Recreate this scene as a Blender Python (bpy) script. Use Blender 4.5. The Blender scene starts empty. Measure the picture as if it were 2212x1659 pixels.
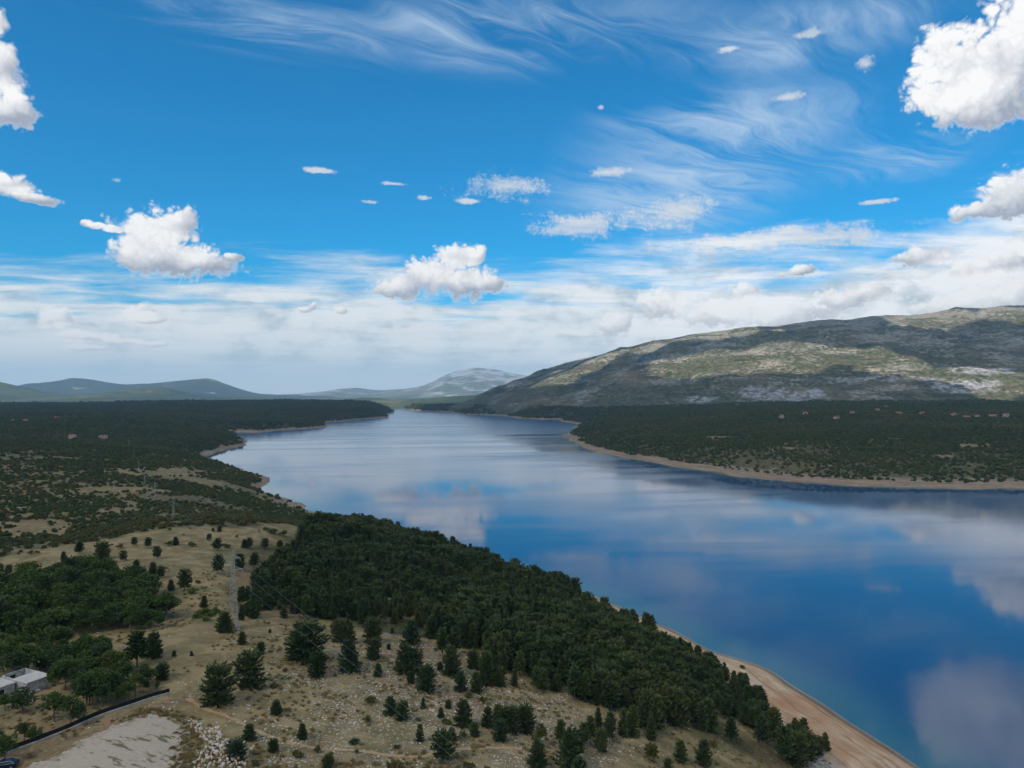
import bpy, math, random
import numpy as np
from mathutils import Vector
R = math.radians
rng = np.random.default_rng(7)
random.seed(7)
scene = bpy.context.scene
COL = scene.collection

# ------------------------------------------------------------------ camera
FW, FH, FPX = 2212.0, 1659.0, 1533.0          # working frame: pixels and focal length in pixels
HC = 120.0                                     # camera height above the lake, metres
PITCH = math.atan((850.0 - FH / 2) / FPX)      # drone camera tipped up a hair
cd = bpy.data.cameras.new('camera'); cam = bpy.data.objects.new('camera', cd); COL.objects.link(cam)
cam.location = (0, 0, HC); cam.rotation_euler = (R(90) + PITCH, 0, 0)
cd.sensor_fit = 'HORIZONTAL'; cd.sensor_width = 36.0; cd.lens = 36.0 * FPX / FW
cd.clip_start = 1.0; cd.clip_end = 200000.0
scene.camera = cam
scene.render.resolution_x, scene.render.resolution_y = 1024, 768

# ------------------------------------------------------------------ sun, exposure
SUN_AZ, SUN_EL = R(212), R(46)                 # clockwise from +Y: behind the camera, to its left
SUN = np.array([math.sin(SUN_AZ) * math.cos(SUN_EL), math.cos(SUN_AZ) * math.cos(SUN_EL), math.sin(SUN_EL)])
sl = bpy.data.lights.new('sun', 'SUN'); sl.energy = 4.6; sl.angle = R(0.53); sl.color = (1.0, 0.925, 0.80)
so = bpy.data.objects.new('sun', sl); COL.objects.link(so)
so.rotation_euler = Vector((-SUN[0], -SUN[1], -SUN[2])).to_track_quat('-Z', 'Y').to_euler()
so.location = (0, 0, 3000)
vs = scene.view_settings
vs.view_transform = 'Standard'; vs.look = 'None'; vs.exposure = 0.45; vs.gamma = 1.0; vs.use_curve_mapping = False
cy = scene.cycles
cy.max_bounces = 8; cy.diffuse_bounces = 4; cy.glossy_bounces = 3; cy.transmission_bounces = 4
cy.transparent_max_bounces = 12; cy.volume_bounces = 0; cy.use_denoising = True
cy.sample_clamp_indirect = 6.0

# ------------------------------------------------------------------ pixel <-> direction
def px_dir(px, py):
    x = (np.asarray(px, float) - FW / 2) / FPX; z = (FH / 2 - np.asarray(py, float)) / FPX
    c, s = math.cos(PITCH), math.sin(PITCH)
    d = np.stack([x, c - z * s, s + z * c], -1)
    return d / np.linalg.norm(d, axis=-1, keepdims=True)
def to_px(x, y, z):
    c, s = math.cos(PITCH), math.sin(PITCH)
    z = z - HC; f = y * c + z * s; u = -y * s + z * c
    f = np.where(f < 1e-3, 1e-3, f)
    return FW / 2 + FPX * x / f, FH / 2 - FPX * u / f

# ------------------------------------------------------------------ node helpers
class NT:
    def __init__(s, tree): s.t = tree; s.n = tree.nodes; s.l = tree.links
    def new(s, typ, **kw):
        n = s.n.new(typ)
        for k, v in kw.items(): setattr(n, k, v)
        return n
    def put(s, sock, v):
        if isinstance(v, bpy.types.NodeSocket): s.l.new(v, sock)
        elif v is not None: sock.default_value = v
    def math(s, op, a, b=None, c=None, clamp=False):
        n = s.new('ShaderNodeMath', operation=op, use_clamp=clamp)
        for i, v in enumerate((a, b, c)): s.put(n.inputs[i], v)
        return n.outputs[0]
    def vec(s, op, a, b=None, c=None, out=0):
        n = s.new('ShaderNodeVectorMath', operation=op)
        for i, v in enumerate((a, b, c)): s.put(n.inputs[i], v)
        return n.outputs[out]
    def mul(s, a, b): return s.math('MULTIPLY', a, b)
    def add(s, a, b): return s.math('ADD', a, b)
    def sub(s, a, b): return s.math('SUBTRACT', a, b)
    def xyz(s, v):
        n = s.new('ShaderNodeSeparateXYZ'); s.put(n.inputs[0], v); return n.outputs
    def cxyz(s, x=0., y=0., z=0.):
        n = s.new('ShaderNodeCombineXYZ')
        for i, v in enumerate((x, y, z)): s.put(n.inputs[i], v)
        return n.outputs[0]
    def step(s, v, lo, hi, a=0., b=1., kind='SMOOTHSTEP'):
        n = s.new('ShaderNodeMapRange', interpolation_type=kind)
        for i, q in enumerate((v, lo, hi, a, b)): s.put(n.inputs[i], q)
        return n.outputs[0]
    def noise(s, v, scale, detail=4., rough=0.55, dist=0., out=0, lac=2.0):
        n = s.new('ShaderNodeTexNoise')
        s.put(n.inputs['Vector'], v); s.put(n.inputs['Scale'], scale); s.put(n.inputs['Detail'], detail)
        s.put(n.inputs['Roughness'], rough); s.put(n.inputs['Distortion'], dist); s.put(n.inputs['Lacunarity'], lac)
        return n.outputs[out]
    def voro(s, v, scale, detail=0., rough=0.5, feature='F1', out='Distance', rand=1.0, smooth=None):
        n = s.new('ShaderNodeTexVoronoi', feature=feature)
        s.put(n.inputs['Vector'], v); s.put(n.inputs['Scale'], scale)
        s.put(n.inputs['Detail'], detail); s.put(n.inputs['Roughness'], rough); s.put(n.inputs['Randomness'], rand)
        if smooth is not None: s.put(n.inputs['Smoothness'], smooth)
        return n.outputs[out]
    def mix(s, f, a, b, blend='MIX'):
        n = s.new('ShaderNodeMix', data_type='RGBA', blend_type=blend)
        s.put(n.inputs[0], f); s.put(n.inputs[6], a); s.put(n.inputs[7], b)
        return n.outputs[2]
    def attr(s, name, out='Fac'):
        return s.new('ShaderNodeAttribute', attribute_name=name).outputs[out]
def rgb(r, g, b): return (r, g, b, 1.0)

# ------------------------------------------------------------------ world: Nishita sky with cloud layers
def build_world():
    w = bpy.data.worlds.new('World'); scene.world = w; w.use_nodes = True
    t = NT(w.node_tree); t.n.clear()
    D = t.vec('NORMALIZE', t.new('ShaderNodeTexCoord').outputs['Generated'])
    sky = t.new('ShaderNodeTexSky', sky_type='NISHITA', sun_disc=False, sun_elevation=SUN_EL, sun_rotation=SUN_AZ,
                altitude=300.0, air_density=1.0, dust_density=0.3, ozone_density=2.5)
    skyc = t.mix(1.0, sky.outputs[0], rgb(*SKY_TINT), 'MULTIPLY')
    o = t.xyz(D)
    hyp = t.math('SQRT', t.add(t.mul(o[0], o[0]), t.mul(o[1], o[1])))
    az = t.math('ARCTAN2', o[0], o[1]); v = t.math('DIVIDE', o[2], t.math('MAXIMUM', hyp, 1e-4))
    q = t.cxyz(az, v, 0.)
    def blob_params(px, py, rx, ry):
        d = px_dir(px, py); a = math.atan2(d[0], d[1]); h = math.hypot(d[0], d[1]); vv = d[2] / h
        return (a, vv, rx / FPX * h * 0.98, ry / FPX * h)
    def blobs(qv, lst, k=0.35, hard=False):
        acc = None
        for (px, py, rx, ry) in lst:
            a, vv, sx, sy = blob_params(px, py, rx, ry)
            m = t.vec('LENGTH', t.vec('MULTIPLY_ADD', qv, (1 / sx, 1 / sy, 0.), (-a / sx, -vv / sy, 0.)), out=1)
            if acc is None: acc = m
            elif hard: acc = t.math('MINIMUM', acc, m)
            else: acc = t.math('SMOOTH_MIN', acc, m, k)
        return acc                                    # < 1 inside
    # plane projection for the thin layers
    pz = t.math('DIVIDE', 1.0, t.add(t.math('MAXIMUM', o[2], 0.0), 0.035))
    P = t.vec('SCALE', t.cxyz(o[0], o[1], 0.)); P.node.inputs['Scale'].default_value = 1.0
    t.l.new(pz, P.node.inputs['Scale'])
    # ---- cirrus: fibres all running one way
    ca, sa = math.cos(R(34)), math.sin(R(34))
    pc = t.xyz(P)
    al = t.add(t.mul(pc[0], ca), t.mul(pc[1], sa)); ac = t.sub(t.mul(pc[1], ca), t.mul(pc[0], sa))
    soft = t.noise(t.cxyz(t.mul(al, 0.55), t.mul(ac, 1.0), 5.1), 1.5, 3., 0.55, 0.3)
    fib = t.noise(t.cxyz(t.mul(al, 0.5), t.add(t.mul(ac, 2.4), t.mul(soft, 2.2)), 1.7), 2.2, 6., 0.66, 0.3)
    mk = t.step(blobs(q, CIRRUS, 0.6), 1.25, 0.25)
    cir = t.mul(t.step(t.add(t.mul(fib, 0.75), t.mul(soft, 0.45)), 0.47, 0.80), t.add(t.mul(mk, 0.95), 0.01))
    wv = t.noise(D, 17.0, 2., 0.6, out=1)
    qw = t.vec('ADD', q, t.vec('MULTIPLY', t.vec('SUBTRACT', wv, (0.5, 0.5, 0.5)), (0.030, 0.020, 0.)))
    def bil(sc): return t.math('ABSOLUTE', t.sub(t.mul(t.noise(D, sc, 0., 0.5), 2.0), 1.0))
    b1, b2, b3, b4 = bil(34.0), bil(72.0), bil(150.0), bil(300.0)
    bb = t.add(t.add(t.mul(b1, 0.85), t.mul(b2, 0.65)), t.add(t.mul(b3, 0.45), t.mul(b4, 0.18)))
    # ---- altocumulus patches and the bright layer towards the horizon
    rip = t.noise(t.vec('MULTIPLY', P, (0.75, 1.35, 1.)), 1.05, 7., 0.62, 0.35)
    rip2 = t.noise(t.vec('MULTIPLY', P, (0.30, 0.55, 1.)), 0.7, 4., 0.55, 0.2)
    fine = t.noise(D, 34.0, 3., 0.6)
    mk2 = t.step(t.add(blobs(q, ALTO, 0.5), t.add(t.mul(t.sub(fine, 0.5), 1.2), t.mul(t.sub(0.75, t.add(b3, b4)), 0.22))), 1.25, 0.10)
    alto = t.step(t.add(t.add(t.mul(rip, 1.0), t.mul(fib, 0.35)), t.mul(mk2, 0.46)), 0.82, 1.16)
    alto = t.mul(alto, t.step(mk2, 0.02, 0.35))
    # top edge of the layer as a function of azimuth
    edge = t.new('ShaderNodeFloatCurve'); cvm = edge.mapping; c = cvm.curves[0]
    pts = [((blob_params(px, py, 1, 1)[0] + 0.9) / 1.8, blob_params(px, py, 1, 1)[1] / 0.5) for px, py in LAYER_TOP]
    pts = [(0.0, pts[0][1])] + pts + [(1.0, pts[-1][1])]
    c.points[0].location = pts[0]; c.points[1].location = pts[-1]
    for p in pts[1:-1]: c.points.new(*p)
    cvm.update()
    t.put(edge.inputs['Value'], t.step(az, -0.9, 0.9, 0., 1., 'LINEAR'))
    top = t.mul(edge.outputs[0], 0.5)
    rel = t.sub(v, top)
    lay = t.step(t.add(t.mul(rel, -16.0), t.add(t.mul(t.sub(rip, 0.5), 3.6), t.mul(t.sub(rip2, 0.5), 2.2))), -0.25, 1.1)
    lit = t.step(t.add(t.mul(rip2, 0.8), t.add(t.mul(rip, 0.55), t.mul(fine, 0.25))), 0.60, 0.92)
    rightness = t.step(az, -0.1, 0.35)
    lay_dark = t.mix(rightness, rgb(0.45, 0.53, 0.57), rgb(0.55, 0.60, 0.63))
    lay_lite = t.mix(rightness, rgb(0.68, 0.72, 0.735), rgb(0.78, 0.78, 0.775))
    layc = t.mix(lit, lay_dark, lay_lite)
    lump = t.noise(t.cxyz(az, t.mul(v, 2.4), 3.0), 13.0, 6., 0.62, 0.3)
    lm = t.mul(t.step(lump, 0.45, 0.56), t.step(v, 0.010, 0.04))
    layc = t.mix(t.mul(lm, 0.75), layc, t.mix(rightness, rgb(0.74, 0.755, 0.755), rgb(0.86, 0.85, 0.84)))
    layc = t.mix(t.mul(t.step(lump, 0.47, 0.32), 0.55), layc, rgb(0.30, 0.39, 0.45))
    layc = t.mix(t.step(v, 0.09, -0.01), layc, rgb(0.64, 0.72, 0.75))
    # ---- heaped cloud: rounded lobes, each lit on its upper left, with billowed torn edges
    accB = accL = None
    for (px, py, rx, ry) in HEAPS:
        a, vv, sx, sy = blob_params(px, py, rx, ry)
        m = t.vec('MULTIPLY_ADD', qw, (1 / sx, 1 / sy, 0.), (-a / sx, -vv / sy, 0.))
        l0 = t.vec('LENGTH', m, out=1); l1 = t.vec('DISTANCE', m, (-0.45, 0.75, 0.), out=1)
        if accB is None: accB, accL = l0, l1
        else: accB = t.math('MINIMUM', accB, l0); accL = t.math('SMOOTH_MIN', accL, l1, 0.35)
    dens = t.add(t.sub(1.0, accB), t.mul(t.sub(bb, 0.54), 0.66))
    ha = t.step(dens, -0.10, 0.32)
    hl = t.math('ADD', t.step(accL, 1.55, 0.40), t.mul(t.sub(bb, 0.58), 0.55), clamp=True)
    hl = t.math('MAXIMUM', hl, t.step(dens, 0.30, -0.02, 0., 0.8))
    lowv = t.step(v, 0.17, 0.05)
    hl = t.math('ADD', hl, t.mul(lowv, 0.45), clamp=True)
    ha = t.mul(ha, t.sub(1.0, t.mul(lowv, 0.22)))
    heapc = t.mix(hl, rgb(0.30, 0.335, 0.40), rgb(0.80, 0.795, 0.785))
    # ---- compose
    k = 1.0 / WORLD_STRENGTH
    def up(col): return t.mix(1.0, col, rgb(k, k, k), 'MULTIPLY')
    def kc(r, g, b): return rgb(r * k, g * k, b * k)
    col = t.mix(t.mul(cir, 0.80), skyc, kc(0.45, 0.56, 0.68))
    col = t.mix(t.mul(alto, 0.88), col, up(t.mix(lit, rgb(0.45, 0.51, 0.57), rgb(0.60, 0.62, 0.64))))
    col = t.mix(t.mul(lay, 0.96), col, up(layc))
    col = t.mix(t.mul(ha, 0.97), col, up(heapc))
    col = t.mix(t.step(v, 0.035, -0.005, 0., 0.55), col, kc(0.64, 0.72, 0.76))
    bg = t.new('ShaderNodeBackground'); t.put(bg.inputs['Color'], col); bg.inputs['Strength'].default_value = WORLD_STRENGTH
    low = t.new('ShaderNodeBackground'); low.inputs['Color'].default_value = kc(0.64, 0.72, 0.76); low.inputs['Strength'].default_value = WORLD_STRENGTH
    mx = t.new('ShaderNodeMixShader'); t.put(mx.inputs[0], t.math('GREATER_THAN', o[2], -0.002))
    t.l.new(low.outputs[0], mx.inputs[1]); t.l.new(bg.outputs[0], mx.inputs[2])
    t.l.new(mx.outputs[0], t.new('ShaderNodeOutputWorld').inputs['Surface'])
    w.cycles.sampling_method = 'MANUAL'; w.cycles.sample_map_resolution = 256
WORLD_STRENGTH = 0.10
SKY_TINT = (0.10, 0.80, 1.10)
CIRRUS = [(560, 50, 420, 75), (1120, 70, 520, 115), (1700, 80, 340, 90), (1570, 280, 340, 120), (1450, 410, 290, 105), (1950, 330, 160, 60)]
ALTO = [(1085, 400, 150, 45), (1260, 490, 210, 46), (1460, 455, 130, 60), (1700, 515, 320, 40), (1310, 375, 80, 22), (690, 368, 44, 9), (850, 397, 44, 7), (800, 436, 40, 7), (915, 428, 28, 10), (1015, 434, 42, 8), (250, 389, 22, 10), (1298, 232, 14, 11), (1890, 436, 60, 8), (1750, 72, 56, 16), (1575, 106, 42, 12), (1870, 135, 40, 32), (1700, 210, 60, 16)]
HEAPS = [(330, 510, 74, 52), (396, 480, 28, 36), (362, 498, 58, 46), (298, 548, 52, 46), (368, 562, 96, 42), (452, 572, 62, 27), (246, 499, 20, 10), (215, 490, 16, 7), (190, 482, 12, 8), (505, 558, 24, 10),
         (985, 558, 54, 40), (1030, 560, 22, 26), (935, 594, 72, 42), (1000, 610, 80, 38), (855, 622, 66, 28), (1058, 616, 44, 20),
         (300, 674, 30, 20), (325, 690, 36, 10), (128, 692, 34, 22), (180, 727, 50, 12), (185, 752, 36, 8), (280, 738, 36, 9), (335, 743, 34, 8), (662, 670, 16, 8), (674, 664, 14, 10), (744, 671, 18, 8),
         (15, 404, 52, 22), (80, 429, 46, 12), (-5, 50, 24, 36), (-10, 150, 46, 66), (28, 236, 44, 34),
         (2110, 150, 120, 92), (2235, 100, 110, 140), (2035, 105, 56, 56), (2040, 205, 58, 50), (2130, 228, 104, 52),
         (2205, 420, 74, 52), (2130, 456, 56, 22), (2150, 575, 80, 24), (2175, 640, 90, 34), (2060, 662, 90, 20), (1990, 556, 70, 18),
         (1325, 698, 56, 28), (1430, 655, 62, 46), (1550, 675, 96, 36), (1690, 685, 110, 30), (1610, 634, 38, 22), (1730, 588, 36, 14), (1850, 640, 80, 22), (1250, 778, 44, 16)]
LAYER_TOP = [(0, 560), (250, 575), (520, 570), (760, 560), (960, 590), (1110, 590), (1300, 560), (1500, 525), (1700, 495), (1950, 480), (2120, 430), (2212, 400)]
build_world()
# ------------------------------------------------------------------ numpy noise
def _hash(ix, iy, seed):
    h = (ix.astype(np.int64) * 374761393 + iy.astype(np.int64) * 668265263 + seed * 1274126177) & 0xffffffff
    h = ((h ^ (h >> 13)) * 1274126177) & 0xffffffff
    return ((h ^ (h >> 16)) & 0xffff) / 65535.0
def vnoise(x, y, seed=0):
    x = np.asarray(x, float); y = np.asarray(y, float)
    ix, iy = np.floor(x), np.floor(y); fx, fy = x - ix, y - iy
    fx = fx * fx * fx * (fx * (fx * 6 - 15) + 10); fy = fy * fy * fy * (fy * (fy * 6 - 15) + 10)
    ix = ix.astype(np.int64); iy = iy.astype(np.int64)
    a, b = _hash(ix, iy, seed), _hash(ix + 1, iy, seed); c, d = _hash(ix, iy + 1, seed), _hash(ix + 1, iy + 1, seed)
    return (a + (b - a) * fx) * (1 - fy) + (c + (d - c) * fx) * fy - 0.5
def fbm(x, y, octv=4, seed=0, gain=0.5):
    s, a = 0, 1.0; c, q = math.cos(0.6), math.sin(0.6)
    for i in range(octv):
        s = s + a * vnoise(x, y, seed + i * 17); x, y = (c * x - q * y) * 2.03 + 3.1, (q * x + c * y) * 2.03 - 1.7; a *= gain
    return s
def ridged(x, y, octv=4, seed=0):
    s, a = 0, 1.0
    for i in range(octv):
        s = s + a * (0.5 - np.abs(vnoise(x, y, seed + i * 13)) * 2); x, y = x * 2.1 + 7.7, y * 2.1 - 4.2; a *= 0.5
    return s
def sstep(x, a, b):
    t = np.clip((x - a) / (b - a), 0, 1); return t * t * (3 - 2 * t)
def in_poly(x, y, poly):
    poly = np.asarray(poly, float); x = np.asarray(x, float); y = np.asarray(y, float)
    r = np.zeros(x.shape, bool); x1, y1 = poly[-1]
    for x2, y2 in poly:
        c = ((y1 > y) != (y2 > y)); dy = (y2 - y1) if y2 != y1 else 1e-9
        r ^= c & (x < (x2 - x1) * (y - y1) / dy + x1); x1, y1 = x2, y2
    return r
def poly_dist(x, y, pts, closed=True):
    pts = np.asarray(pts, float); d2 = np.full(np.shape(x), 1e18)
    n = len(pts)
    for i in range(n if closed else n - 1):
        ax, ay = pts[i]; bx, by = pts[(i + 1) % n]; ex, ey = bx - ax, by - ay; L = ex * ex + ey * ey + 1e-9
        t = np.clip(((x - ax) * ex + (y - ay) * ey) / L, 0, 1)
        d2 = np.minimum(d2, (x - ax - t * ex) ** 2 + (y - ay - t * ey) ** 2)
    return np.sqrt(d2)

# ------------------------------------------------------------------ lake outline: photo pixels on the water plane
def on_plane(px, py, z=0.0):
    d = px_dir(px, py); t = (z - HC) / d[..., 2]
    return d[..., 0] * t, d[..., 1] * t
NEAR_SHORE = [(1996, 1659), (1861, 1567), (1755, 1500), (1650, 1443), (1579, 1419), (1537, 1406), (1424, 1352), (1378, 1331), (1307, 1299), (1210, 1262), (1050, 1212), (900, 1172), (790, 1137)]
LEFT_SHORE = [(741, 1123), (688, 1105), (660, 1100), (632, 1080), (593, 1070), (566, 1052), (586, 1042), (577, 1032), (543, 1024), (520, 1013), (469, 1001), (446, 986), (470, 975), (505, 968), (529, 958), (515, 944), (500, 937),
              (470, 933.5), (520, 934.5), (565, 934), (600, 930), (670, 926), (714, 921.5), (702, 916), (706, 912), (735, 910.5), (780, 906), (838, 901.5), (832, 897), (851, 890.5), (840, 884.5)]
RIGHT_SHORE = [(850, 881.5), (902, 887), (974, 891), (1002, 895), (1085, 898), (1124, 904), (1168, 906), (1210, 906.5), (1213, 911), (1252, 916), (1236, 928), (1221, 941), (1238, 952), (1254, 967), (1288, 977), (1338, 987),
               (1387, 994), (1492, 1013), (1598, 1029), (1703, 1040), (1829, 1048), (1955, 1053), (2212, 1056)]
def shore_pts(lst):
    a = np.array(lst, float); x, y = on_plane(a[:, 0], a[:, 1]); return list(zip(x, y))
LAKE = [(185, -900), (165, -300), (150, 20), (142, 150)] + shore_pts(NEAR_SHORE) + shore_pts(LEFT_SHORE) + shore_pts(RIGHT_SHORE) + [(1000, 850), (1700, 700), (3000, 200), (3200, -900)]
LAKE = np.array(LAKE)
def shore_sd(x, y):
    """signed distance to the shoreline, positive on land"""
    r = np.hypot(x, y); am = np.clip(r * 0.007, 1.5, 14); w = np.clip(r * 0.05, 16, 160)
    k = np.floor(np.log2(w)); w = 2.0 ** k
    xx = x + am * 2 * fbm(x / 45, y / 45, 3, 5); yy = y + am * 2 * fbm(x / 45 + 31, y / 45, 3, 9)
    d = poly_dist(xx, yy, LAKE); return np.where(in_poly(xx, yy, LAKE), -d, d)

# ------------------------------------------------------------------ land heights: control points, thin-plate spline in (azimuth, log range)
CTRL = []
def C(px, py, z):
    d = px_dir(px, py); t = (z - HC) / d[2]; CTRL.append((d[0] * t, d[1] * t, z))
for a in [(0, 1659, 54), (300, 1659, 54), (600, 1659, 50), (850, 1659, 47), (1106, 1659, 43), (1300, 1659, 37), (1480, 1640, 28), (1650, 1650, 17), (1740, 1640, 11),
          (0, 1500, 54), (150, 1450, 53), (300, 1500, 53.5), (465, 1520, 52), (700, 1550, 48), (900, 1500, 45), (1100, 1500, 40), (1300, 1500, 32), (1450, 1500, 23), (1600, 1520, 12),
          (515, 1355, 50), (300, 1370, 52), (100, 1380, 52), (700, 1350, 44), (900, 1350, 38), (1100, 1350, 28), (1250, 1340, 16), (1320, 1330, 10),
          (0, 1260, 53), (200, 1250, 53), (400, 1230, 53), (560, 1230, 46), (700, 1210, 38), (850, 1190, 27), (1000, 1215, 19), (1150, 1245, 13),
          (0, 1203, 54.5), (200, 1168, 54), (400, 1132, 55), (520, 1132, 52), (620, 1132, 46),
          (0, 1185, 38), (130, 1150, 38), (300, 1118, 40), (500, 1110, 26), (600, 1105, 16),
          (100, 1120, 41), (200, 1080, 40), (100, 1060, 42), (400, 1090, 33), (300, 1050, 38), (500, 1075, 20), (450, 1040, 25), (100, 1000, 42), (300, 1000, 36), (460, 1015, 14),
          (200, 960, 42), (0, 960, 45), (380, 965, 22), (0, 920, 48), (300, 910, 40), (430, 930, 24)]: C(*a)
def CD(px, dist, z):
    a = math.atan((px - FW / 2) / FPX); CTRL.append((math.sin(a) * dist / math.cos(a), dist, z))
for a in [(0, 2600, 46), (200, 3200, 46), (450, 3000, 42), (600, 2800, 22), (0, 4600, 48), (250, 4600, 52), (500, 4600, 62), (650, 4500, 66), (760, 4800, 62), (820, 4900, 44), (860, 6500, 45), (700, 7000, 50), (300, 7500, 45), (0, 8000, 45),
          (1500, 1254, 30), (1900, 1120, 26), (2150, 1042, 20), (1400, 1567, 28), (1700, 1437, 45), (2000, 1341, 50), (2100, 1686, 65), (1600, 2044, 60), (1350, 2300, 45), (1300, 3680, 60), (1700, 3066, 80), (2200, 2683, 85),
          (1000, 4700, 46), (1150, 3900, 50), (950, 5300, 30), (1050, 6500, 60), (1250, 2900, 40), (2500, 1300, 45), (2900, 1500, 60), (2600, 2500, 85)]: CD(*a)
CTRL += [(0, -300, 56), (-300, -300, 58), (-400, 60, 56), (-150, 40, 55), (60, 60, 38), (0, 40, 48), (-1500, 0, 65), (-1200, 900, 55), (-2500, 1500, 60), (-4000, -500, 80), (0, -2000, 80), (9000, 0, 120), (8000, 9000, 120), (-9000, 6000, 90),
         (20000, 20000, 120), (-20000, 20000, 90), (0, 24000, 60), (-5000, 24000, 60), (5000, 24000, 90), (0, 12000, 50), (-3500, 12000, 50), (0, -20000, 120), (-20000, -5000, 120), (20000, -5000, 150), (-2500, 20000, 50)]
CT = np.array(CTRL)
def lp(x, y):
    r = np.maximum(np.hypot(x, y), 45.0); return np.arctan2(x, y) * 1.0, np.log(r)
def _tps_fit():
    a, b = lp(CT[:, 0], CT[:, 1]); n = len(a); d2 = (a[:, None] - a) ** 2 + (b[:, None] - b) ** 2
    K = 0.5 * d2 * np.log(d2 + 1e-12) + np.eye(n) * 2e-4; Pm = np.stack([np.ones(n), a, b], 1)
    A = np.block([[K, Pm], [Pm.T, np.zeros((3, 3))]]); s = np.linalg.solve(A, np.concatenate([CT[:, 2], np.zeros(3)]))
    return a, b, s
_ta, _tb, _ts = _tps_fit()
def tps(x, y):
    a, b = lp(x, y); out = _ts[-3] + _ts[-2] * a + _ts[-1] * b
    for i in range(len(_ta)):
        d2 = (a - _ta[i]) ** 2 + (b - _tb[i]) ** 2; out = out + _ts[i] * 0.5 * d2 * np.log(d2 + 1e-12)
    return out
# the long limestone mountain on the far side of the lake
RIDGE = np.array([(-160, 6900, 60), (-60, 6300, 95), (150, 5700, 230), (502, 5100, 365), (800, 4850, 440), (1182, 4650, 512), (1600, 4520, 552), (1992, 4400, 582), (2500, 4350, 622), (3102, 4300, 668), (4300, 4400, 700), (6500, 4800, 700), (9000, 6000, 600)], float)
def ridge_h(x, y, rd, wn, wf, p=1.25):
    d2 = np.full(np.shape(x), 1e18); hz = np.zeros(np.shape(x)); side = np.zeros(np.shape(x))
    for i in range(len(rd) - 1):
        ax, ay, az = rd[i]; bx, by, bz = rd[i + 1]; ex, ey = bx - ax, by - ay; L = ex * ex + ey * ey
        t = np.clip(((x - ax) * ex + (y - ay) * ey) / L, 0, 1); qx, qy = ax + t * ex, ay + t * ey
        dd = (x - qx) ** 2 + (y - qy) ** 2; m = dd < d2
        d2 = np.where(m, dd, d2); hz = np.where(m, az + t * (bz - az), hz); side = np.where(m, ex * (y - ay) - ey * (x - ax), side)
    d = np.sqrt(d2); w = np.where(side < 0, wn, wf) * np.clip((hz - 40) / 420, 0.08, 1.15) ** 1.1
    k = np.clip(1 - d / w, 0, 1)
    return hz * (1 - (1 - k) ** p) * sstep(k, 0, 0.25) ** 0.5, k
def height(x, y, fine=True):
    x = np.asarray(x, float); y = np.asarray(y, float)
    r = np.hypot(x, y); d = shore_sd(x, y); hi = np.maximum(tps(x, y), 6.0)
    hi = hi + np.clip((r - 500) / 900, 0.04, 1) * (9 * fbm(x / 260, y / 260, 4, 21)) + 1.4 * fbm(x / 38, y / 38, 4, 33) + 9 * np.clip((r - 5000) / 3000, 0, 1) * fbm(x / 900, y / 900, 3, 3)
    dd = np.maximum(d, 0)
    sl_ = np.where((x < -40) & (y > 480), 0.30, 0.17)
    prof = np.where(dd < 44, dd * sl_, 44 * sl_ + (dd - 44) * 0.42) + 0.35 * fbm(x / 12, y / 12, 3, 41) * sstep(dd, 1, 9)
    k = 2.5; land = -np.log(np.exp(-np.clip(hi, -5, 200) / k) + np.exp(-np.clip(prof, -5, 200) / k)) * k
    land = np.maximum(land + 0.4, 0) * sstep(dd, 0, 6) + 0.05
    hr, kk = ridge_h(x, y, RIDGE, 1500.0, 2500.0, 1.15)
    gul = ridged(x / 420 + 0.25 * fbm(x / 300, y / 300, 2, 7), y / 900, 4, 51)
    hr = hr * (1 + 0.10 * (gul - 0.3) * np.clip(kk * 2, 0, 1) * (1 - 0.75 * sstep(kk, 0.75, 1.0))) + 26 * fbm(x / 190, y / 190, 4, 61) * sstep(kk, 0.03, 0.25) * (1 - 0.7 * sstep(kk, 0.85, 1.0))
    land = np.where(kk > 0, np.maximum(land, hr) + 14 * np.exp(-np.abs(land - hr) / 30.0) * sstep(kk, 0.0, 0.2), land)
    return np.where(d > 0, land, np.maximum(d * 0.16, -18.0) - 0.05)
def ray_ground(px, py, tmax=9000.0, h=height):
    px = np.atleast_1d(np.asarray(px, float)); py = np.atleast_1d(np.asarray(py, float)); d = px_dir(px, py)
    ts = np.geomspace(60, tmax, 420); X = d[:, 0, None] * ts; Y = d[:, 1, None] * ts; Z = HC + d[:, 2, None] * ts
    below = Z < h(X, Y)
    i = np.where(below.any(1), below.argmax(1), len(ts) - 1); i = np.maximum(i, 1)
    lo, hi_ = ts[i - 1], ts[i]
    for _ in range(12):
        m = (lo + hi_) / 2; b = HC + d[:, 2] * m < h(d[:, 0] * m, d[:, 1] * m); hi_ = np.where(b, m, hi_); lo = np.where(b, lo, m)
    x, y = d[:, 0] * hi_, d[:, 1] * hi_
    return x, y, h(x, y)

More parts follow.
